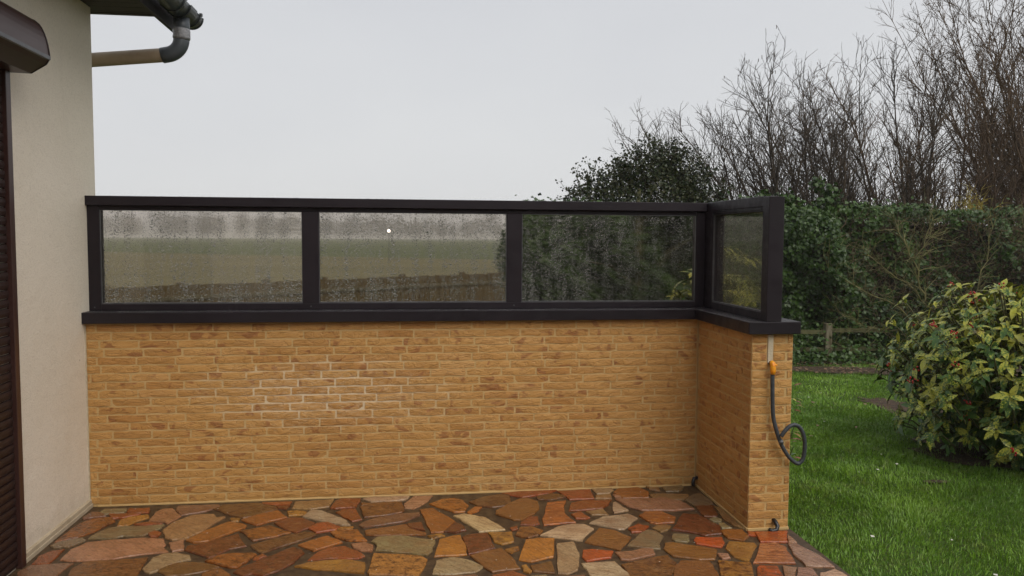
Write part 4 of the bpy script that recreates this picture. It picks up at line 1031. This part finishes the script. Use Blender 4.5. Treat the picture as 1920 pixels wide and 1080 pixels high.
TREES = [ # x, y, height, stems, lean, spread, label
 (5.6, 11.6, 4.6, 10, -.80, .46, 'leftmost bare shrub-like tree leaning left over the evergreen crown', {'dens': 1.8}),
 (6.3, 12.4, 5.9, 9, -.66, .46, 'bare tree second from the left, its crown leaning over the screen end post', {'dens': 1.7}),
 (7.1, 11.6, 6.0, 9, -.46, .48, 'bare tree third from the left, rising behind the ivy mound', {'dens': 1.7}),
 (7.9, 12.6, 6.5, 9, -.36, .45, 'bare tree fourth from the left with long thin shoots at the top', {'dens': 1.7}),
 (8.9, 11.6, 6.2, 9, -.32, .45, 'bare tree over the middle of the hedge, brownish in its lower half', {'dens': 1.7}),
 (10.8, 12.8, 7.0, 10, -.28, .40, 'bare tree just left of the dense upright tree', {'m': 1, 'dens': 2.2}),
 (10.2, 11.2, 5.0, 9, -.12, .45, 'lower bare tree in front of the dense upright tree', {'m': 1, 'dens': 1.1}),
 (13.9, 13.4, 9.6, 20, -.20, .22, 'dense tall upright bare tree at the right, fanning out of the picture top', {'m': 1, 'dens': 1.35, 'upright': .03, 'r': .042, 'blf': .6}),
 (14.2, 12.4, 9.4, 18, -.18, .24, 'second dense upright bare tree, at the right picture edge', {'m': 1, 'dens': 1.35, 'upright': .03, 'r': .042, 'blf': .6}),
 (11.6, 10.8, 6.3, 11, -.16, .42, 'dense low brown bare tree filling in above the right end of the hedge', {'m': 1, 'dens': 1.8}),
 (15.8, 13.0, 9.2, 12, -.05, .40, 'upright bare tree just outside the right picture edge', {'m': 1, 'dens': 1.0, 'upright': .045}),
]
for x, y, h, ns, le, sp, lb, kw in TREES:
    kw = dict(kw)
    if kw.get('m'): kw['m'] = M_bark2
    bare_tree(x, y, h, ns, lb, le, sp, **kw)
# yellow-green twiggy shrub poking over the hedge
t = thing('yellow_twig_shrub', 'small yellow-green twiggy shrub poking over the hedge top at the right', 'shrub', (7.6, 7.9, 1.6))
L = Lines()
for _ in range(26):
    st = wander((7.75+random.uniform(-.15, .15), 7.7+random.uniform(-.2, .2), 1.7), (random.uniform(-.7, .7), random.uniform(-.3, .3), 1), random.uniform(.4, .75), 6, .14); L.add(st, .006, .002)
    for q in st[2:]:
        for _ in range(2): L.add(wander(q, (random.uniform(-1, 1), random.uniform(-.5, .5), random.uniform(0, 1)), random.uniform(.08, .22), 3, .15), .003, .0015)
link('twigs', L.mesh('twigs', M_yellow), t)

# far misty wood on the horizon
P = []; N = []
x = -680
while x < 900:
    hh = random.uniform(16, 23) + (6 if random.random() < .12 else 0); yy = random.uniform(680, 780)
    k = int(360*hh/18); c = np.array([x, yy, hh*.55]); d = unit(rng.normal(0, 1, (k, 3)))*rng.uniform(.3, 1, (k, 1))
    P.append(c+d*np.array([hh*.42, hh*.3, hh*.52])); N.append(d); x += random.uniform(4, 10)
for cx in ():
    k = 1300; d = unit(rng.normal(0, 1, (k, 3)))*rng.uniform(.2, 1, (k, 1)); P.append(np.array([cx*2.07, 428, 19])+d*np.array([6.8, 5, 7])); N.append(d)
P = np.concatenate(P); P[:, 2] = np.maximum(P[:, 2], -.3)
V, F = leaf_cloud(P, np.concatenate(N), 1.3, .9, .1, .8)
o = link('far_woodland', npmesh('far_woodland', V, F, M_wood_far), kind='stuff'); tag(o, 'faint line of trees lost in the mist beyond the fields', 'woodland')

# unseen hedge added behind the camera, so the panes mirror something dark
t = thing('added_hedge', 'tall unseen hedge added behind the viewer to darken the reflections in the panes', 'hedge', (-2, -15, -.03))
MB().box(-26, 30, -17, -15.2, -.1, 4.2).build('dark_core', M_dark, t)
n = 16000; X = rng.uniform(-26, 30, n); Z = rng.uniform(-.1, 4.5, n); Y = -15.1+rng.normal(0, .15, n)
V, F = leaf_cloud(np.stack([X, Y, Z], 1), np.tile([[0, 1, .3]], (n, 1)), .22, .85, .18, .6)
link('foliage', npmesh('hedge_foliage', V, F, M_holm), t, kind='stuff')

# glowing body on an added pole, standing in for a lamp reflected in the pane
glowx, glowy, glowz = -3.52, 60, 2.08
lm = thing('lamp_reflection', 'small white reflection of a lamp in the second pane, drawn by a glowing body added far behind it', 'reflection', (glowx, glowy, -.47))
MB().tube([(glowx, glowy+.1, -.47), (glowx, glowy+.1, 2.2)], .022, 8).tube([(glowx, glowy+.1, 2.2), (glowx, glowy-.05, 2.3)], .03, 8).build('added_pole', M_gutter, lm)
n_ = NT('reflection_glow'); e = n_.n('ShaderNodeEmission', {0: (1, .97, .9), 1: 5.0}); n_.t.links.new(e.outputs[0], n_.out.inputs[0]); M_glow = n_.done()
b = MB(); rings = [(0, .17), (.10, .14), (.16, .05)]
b.tube([(glowx-.0, glowy-.08, glowz-.12), (glowx, glowy-.08, glowz-.05), (glowx, glowy-.08, glowz+.06), (glowx, glowy-.08, glowz+.13)], [.05, .11, .11, .05], 16).build('glow_body', M_glow, lm, True)

# ================================================================== SPOTTED LAUREL (aucuba)
def leaf_template(v):
    k = 6; V = []; w = [.0, .62, 1.0, .92, .55, 0.0]; rs = random.Random(v)
    curl = rs.uniform(.25, .6); fold = rs.uniform(.18, .38); tw = rs.uniform(-.25, .25)
    for i in range(k):
        t = i/(k-1); a = t*curl; x = math.sin(a)/curl if curl else t; z = -(1-math.cos(a))/curl
        V.append((x, 0, z))
    base = list(V); F = []; idx = list(range(k)); Lf = {}; Rt = {}
    for i in range(1, k-1):
        hw = .19*w[i]; x, _, z = base[i]; s_ = tw*(i/k)
        Lf[i] = len(V); V.append((x-.02, hw*math.cos(s_), z+hw*(fold+s_)+rs.uniform(-.008, .008)))
        Rt[i] = len(V); V.append((x-.02, -hw*math.cos(s_), z+hw*(fold-s_)+rs.uniform(-.008, .008)))
    for S, sg in ((Lf, 1), (Rt, -1)):
        F.append((0, 1, S[1]) if sg > 0 else (0, S[1], 1))
        for i in range(1, k-2):
            q = (i, i+1, S[i+1], S[i]); q = q if sg > 0 else tuple(reversed(q))
            F += [(q[0], q[1], q[2]), (q[0], q[2], q[3])]
        F.append((k-2, k-1, S[k-2]) if sg > 0 else (k-2, S[k-2], k-1))
    # short petiole
    n0 = len(V); V += [(-.10, .008, .0), (-.10, -.008, 0)]; F += [(n0, 0, n0+1)]
    return np.array(V, float), F
TPL = [leaf_template(i) for i in range(6)]
LM = [mesh('leaf', v, f, M_aucuba, True) for v, f in TPL]
def basis(d, upv):
    d = d/np.linalg.norm(d); s_ = np.cross(upv, d); ns = np.linalg.norm(s_)
    s_ = s_/ns if ns > 1e-4 else np.array([1., 0, 0]); u_ = np.cross(d, s_); return np.stack([d, s_, u_], 1)
CAMP = np.array([-1.7458, -4.61, 1.512])
def aucuba(label, cx, cy, zb, rx, ry, rz, nros, size, parts, berries, group=None, flat=0.0):
    t = thing('spotted_laurel', label, 'shrub', (cx, cy, zb), group)
    allL = []; st = Lines(); B = []
    c = np.array([cx, cy, zb+rz*.98])
    for i in range(nros):
        gz_ = 1-2*(i+.5)/nros; ph = i*2.39996+random.uniform(-.3, .3)
        if gz_ < -.72 and random.random() < .5: continue
        rr = math.sqrt(1-gz_*gz_); d = np.array([rr*math.cos(ph), rr*math.sin(ph), gz_])
        lump = 1+.10*math.sin(3.1*ph+2*gz_)+.08*math.sin(5.3*ph-4*gz_)+random.uniform(-.20, .06)
        p = c+d*np.array([rx, ry, rz])*lump
        if p[2] < zb+.10: p[2] = zb+.10+random.uniform(0, .1)
        ax = d*np.array([1, 1, .6])+np.array([0, 0, .55]); ax /= np.linalg.norm(ax)
        st.add([p-ax*.26-np.array([0, 0, .06]), p-ax*.12, p], .006, .004, 4)
        nl = random.choice([5, 6, 6, 7, 8]); u0 = random.uniform(0, 6.28)
        e1 = np.cross(ax, [0.3, .2, 1.]); e1 /= np.linalg.norm(e1); e2 = np.cross(ax, e1)
        for k in range(nl):
            a = u0+k*2.4; op = .45+.95*((nl-k)/nl)+random.uniform(-.15, .15)
            dd = ax*math.cos(op)+(e1*math.cos(a)+e2*math.sin(a))*math.sin(op); dd[2] -= .12+.45*random.random()
            R = basis(dd, ax+np.array([0, 0, .3])); s_ = size*random.uniform(.62, 1.18)*(.75+.25*(nl-k)/nl)
            allL.append((p-ax*.012*k, R, s_, random.randrange(6)))
        if berries and random.random() < .17 and d @ (CAMP-c) > 0: B.append(p+dd*.03+np.array([random.uniform(-.03, .03), -.03, -.01]))
    # inner leaves
    for _ in range(int(nros*4.5)):
        d = rng.normal(0, 1, 3); d /= np.linalg.norm(d); p = c+d*np.array([rx, ry, rz])*random.uniform(.35, .86)
        if p[2] < zb+.08: continue
        dd = d+rng.normal(0, .5, 3); allL.append((p, basis(dd, np.array([0, 0, 1.])+rng.normal(0, .3, 3)), size*random.uniform(.6, 1), random.randrange(6)))
    allL.sort(key=lambda q: np.linalg.norm(q[0]-CAMP)/q[2])
    VV = []; FF = []; k = 0
    for i, (p, R, s_, ti) in enumerate(allL):
        if i < parts:
            m4 = Matrix([list(R[r]*s_)+[p[r]] for r in range(3)]+[[0, 0, 0, 1]])
            o = bpy.data.objects.new('leaf', LM[ti]); COL.objects.link(o); o.parent = t
            m4.translation = Vector(p)-WL[t.name]; o.matrix_basis = m4
        else:
            v, f = TPL[ti]; VV.append(v @ R.T*s_+p); FF.append(np.array(f)+k); k += len(v)
    if VV: link('foliage', npmesh('foliage', np.concatenate(VV), np.concatenate(FF), M_aucuba, True), t, kind='stuff')
    for i in range(14):
        w = random.uniform(0, 6.28); e = c+np.array([math.cos(w)*rx*.6, math.sin(w)*ry*.6, random.uniform(-.2, .4)*rz])
        s0 = np.array([cx+math.cos(w)*.12, cy+math.sin(w)*.12, zb-.02])
        st.add([s0, s0*.5+e*.5+np.array([0, 0, -.08]), e], .014, .006, 5)
    link('stems', st.mesh('stems', M_mossy), t)
    for p in B:
        b = MB()
        for _ in range(random.randint(4, 9)):
            q = p+np.array([random.gauss(0, .014), random.gauss(0, .014), random.gauss(0, .014)]); r = random.uniform(.0065, .0085)
            oc = [(0, 0, 1), (0, 0, -1)]+[(math.cos(a)*math.cos(e), math.sin(a)*math.cos(e), math.sin(e)) for e in (.5, -.5) for a in [i*1.2566+(0 if e > 0 else .63) for i in range(5)]]
            fs = [(0, 2+i, 2+(i+1) % 5) for i in range(5)]+[(1, 7+(i+1) % 5, 7+i) for i in range(5)]+[f for i in range(5) for f in ((2+i, 7+i, 2+(i+1) % 5), (7+i, 7+(i+1) % 5, 2+(i+1) % 5))]
            b.add([q+np.array(v)*r for v in oc], fs)
        b.build('berries', M_berry, t, True, kind='stuff')
    return t
aucuba('big spotted laurel bush with yellow-green leaves and red berries on the right of the lawn', 2.86, .62, -.12, 1.02, 1.0, .675, 860, .118, 296, True)
aucuba('yellow-leaved laurel seedling behind the glass corner, seen through the panes', .36, .62, -.09, .46, .26, .735, 130, .13, 160, False)
# the low red-leaved plant peeping out past the pier
t = thing('red_leaved_plant', 'little plant with dark red leaves peeping out behind the brick pier', 'plant', (.70, .30, -.08))
for i in range(46):
    w = random.uniform(0, 6.28); h_ = random.uniform(.1, .62); p = np.array([.66+.10*math.cos(w), .25+.10*math.sin(w), -.05+h_])
    dd = np.array([math.cos(w), math.sin(w), random.uniform(-.2, .5)]); R = basis(dd, np.array([0, 0, 1.]))
    o = bpy.data.objects.new('leaf', LM[i % 6].copy() if i < 6 else o_red[i % 6].data); COL.objects.link(o); o.parent = t
    if i < 6:
        o.data.materials.clear(); o.data.materials.append(M_redleaf if i % 2 else M_aucuba)
        if i == 0: o_red = []
        o_red.append(o)
    s_ = random.uniform(.045, .075); m4 = Matrix([list(R[r]*s_)+[p[r]] for r in range(3)]+[[0, 0, 0, 1]]); m4.translation = Vector(p)-WL[t.name]; o.matrix_basis = m4
L = Lines()
for _ in range(7): L.add(wander((.68, .28, -.1), (random.uniform(-.2, .2), random.uniform(-.2, .2), 1), random.uniform(.25, .45), 5, .06), .006, .003)
link('stems', L.mesh('stems', M_bark), t)

# ================================================================== GRASS
def blades(n, xf, yf, hmin, hmax, wd, lean=.5, segs=2):
    X, Y = xf, yf; n = len(X); Z = gza(Y)
    h = rng.uniform(hmin, hmax, n)*(1+.35*np.sin(X*5.3+np.sin(Y*4.1)*2)*np.sin(Y*3.7+X)); w = wd*rng.uniform(.6, 1.3, n)
    a = rng.uniform(0, 2*math.pi, n); la = a+rng.normal(0, 1.2, n); le = np.abs(rng.normal(.45, lean, n))*h
    # tufts share a leaning direction
    la = np.where(rng.random(n) < .6, 3*np.sin(X*3.1)+2.2*np.cos(Y*3.7+X*1.3)+rng.normal(0, .5, n), la)
    dx, dy = np.cos(a)*w/2, np.sin(a)*w/2; lx, ly = np.cos(la)*le, np.sin(la)*le
    b0 = np.stack([X-dx, Y-dy, Z], 1); b1 = np.stack([X+dx, Y+dy, Z], 1)
    m0 = np.stack([X-dx*.8+lx*.35, Y-dy*.8+ly*.35, Z+h*.6], 1); m1 = np.stack([X+dx*.8+lx*.35, Y+dy*.8+ly*.35, Z+h*.6], 1)
    tp = np.stack([X+lx, Y+ly, Z+np.sqrt(np.maximum(h*h-(le*.8)**2, (h*.35)**2))], 1)
    V = np.stack([b0, b1, m0, m1, tp], 1).reshape(-1, 3); i = np.arange(n)*5
    F = np.stack([np.stack([i, i+1, i+3], 1), np.stack([i, i+3, i+2], 1), np.stack([i+2, i+3, i+4], 1)], 1).reshape(-1, 3)
    return V, F
def in_soil(X, Y):
    s_ = np.zeros(len(X))
    for a, b, c, d, r in SOIL:
        u = (X-a)*math.cos(r)+(Y-b)*math.sin(r); v = -(X-a)*math.sin(r)+(Y-b)*math.cos(r)
        s_ = np.maximum(s_, 1.25-np.sqrt((u/c)**2+(v/d)**2))
    return s_
VV = []; FF = []; k = 0
for n, x0, x1, y0, y1, h0, h1, wd in ((62000, .256, 2.7, -1.9, .6, .016, .038, .0034), (52000, .3, 3.4, .6, 2.6, .016, .038, .0042), (52000, .6, 6.0, 2.6, 6.4, .018, .040, .006), (16000, .256, 4.5, -4.0, -1.9, .025, .055, .005), (9000, 2.7, 7, -1.9, 2.6, .025, .055, .006), (9000, -3.5, .6, .25, 6.0, .04, .09, .007)):
    X = rng.uniform(x0-.034, x1, n); Y = rng.uniform(y0, y1, n)
    dens = .62+.38*np.sin(X*2.9+1.2*np.sin(Y*2.3))*np.cos(Y*2.1) + rng.normal(0, .12, n)
    ok = (rng.random(n) < dens+.25) & (rng.random(n) > in_soil(X, Y)*1.5)
    ok &= ~((X < .229) & (Y < .22) & (Y > -9)); X, Y = X[ok], Y[ok]
    V, F = blades(len(X), X, Y, h0, h1, wd); VV.append(V); FF.append(F+k); k += len(V)
# longer tufts
for _ in range(90):
    cx = random.uniform(.35, 3.2); cy_ = random.uniform(-1.7, 2.2); m_ = 26
    X = cx+rng.normal(0, .035, m_); Y = cy_+rng.normal(0, .035, m_); ok = X > .27; X, Y = X[ok], Y[ok]
    V, F = blades(len(X), X, Y, .04, .075, .0036, .35); VV.append(V); FF.append(F+k); k += len(V)
o = link('grass', npmesh('grass', np.concatenate(VV), np.concatenate(FF), M_blade), kind='stuff')
tag(o, 'wet green grass of the lawn right of the brick wall', 'grass')
# fallen leaves and petals
b = MB(); b2 = MB()
for _ in range(46):
    x, y = random.uniform(.3, 3.0), random.uniform(-1.5, 5.5); z = gz(y)+.045; a = random.uniform(0, 6.28); s_ = random.uniform(.006, .012)
    b.add([(x+s_*math.cos(a+k*1.57), y+s_*math.sin(a+k*1.57), z+random.uniform(0, .006)) for k in range(4)], [(0, 1, 2, 3)])
for _ in range(60):
    x, y = random.uniform(-3.4, .2), random.uniform(-1.5, -.05); a = random.uniform(0, 6.28); s_ = random.uniform(.002, .005)
    b.add([(x+s_*math.cos(a+k*1.57), y+s_*.6*math.sin(a+k*1.57), .0045+random.uniform(0, .002)) for k in range(4)], [(0, 1, 2, 3)])
o = b.build('fallen_petals', M_petal, None, kind='stuff'); tag(o, 'tiny pale petals scattered on the paving and the lawn', 'petals')
for _ in range(455):
    x, y = (random.uniform(2.2, 7), random.uniform(5.2, 6.7)) if _ < 420 else (random.uniform(.3, 3.2), random.uniform(-1.4, 5)); z = gz(y)+.03+random.uniform(0, .02); a = random.uniform(0, 6.28); s_ = random.uniform(.015, .035)
    b2.add([(x+s_*math.cos(a+k*1.57)*(1 if k % 2 else .6), y+s_*math.sin(a+k*1.57), z+random.uniform(0, .02)) for k in range(4)], [(0, 1, 2, 3)])
o = b2.build('fallen_leaves', simple('dead_leaf', (.12, .07, .035), (.24, .16, .09), 30, .7), None, kind='stuff'); tag(o, 'dead brown leaves lying on the soil below the ivy hedge', 'leaves')

# ================================================================== MIST
HAZE = .0009
hz = MB().box(-1520, 1520, -60, 2520, -1.6, 13.0).build('haze', M_dark, None, kind='stuff')
hz.data.materials.clear(); mh, nt = mat('mist'); oo = nt.nodes.new('ShaderNodeOutputMaterial'); pv = nt.nodes.new('ShaderNodeVolumePrincipled')
pv.inputs['Color'].default_value = (.99, .98, .985, 1); pv.inputs['Density'].default_value = HAZE; pv.inputs['Anisotropy'].default_value = 0.0
nt.links.new(pv.outputs[0], oo.inputs['Volume']); hz.data.materials.append(mh)
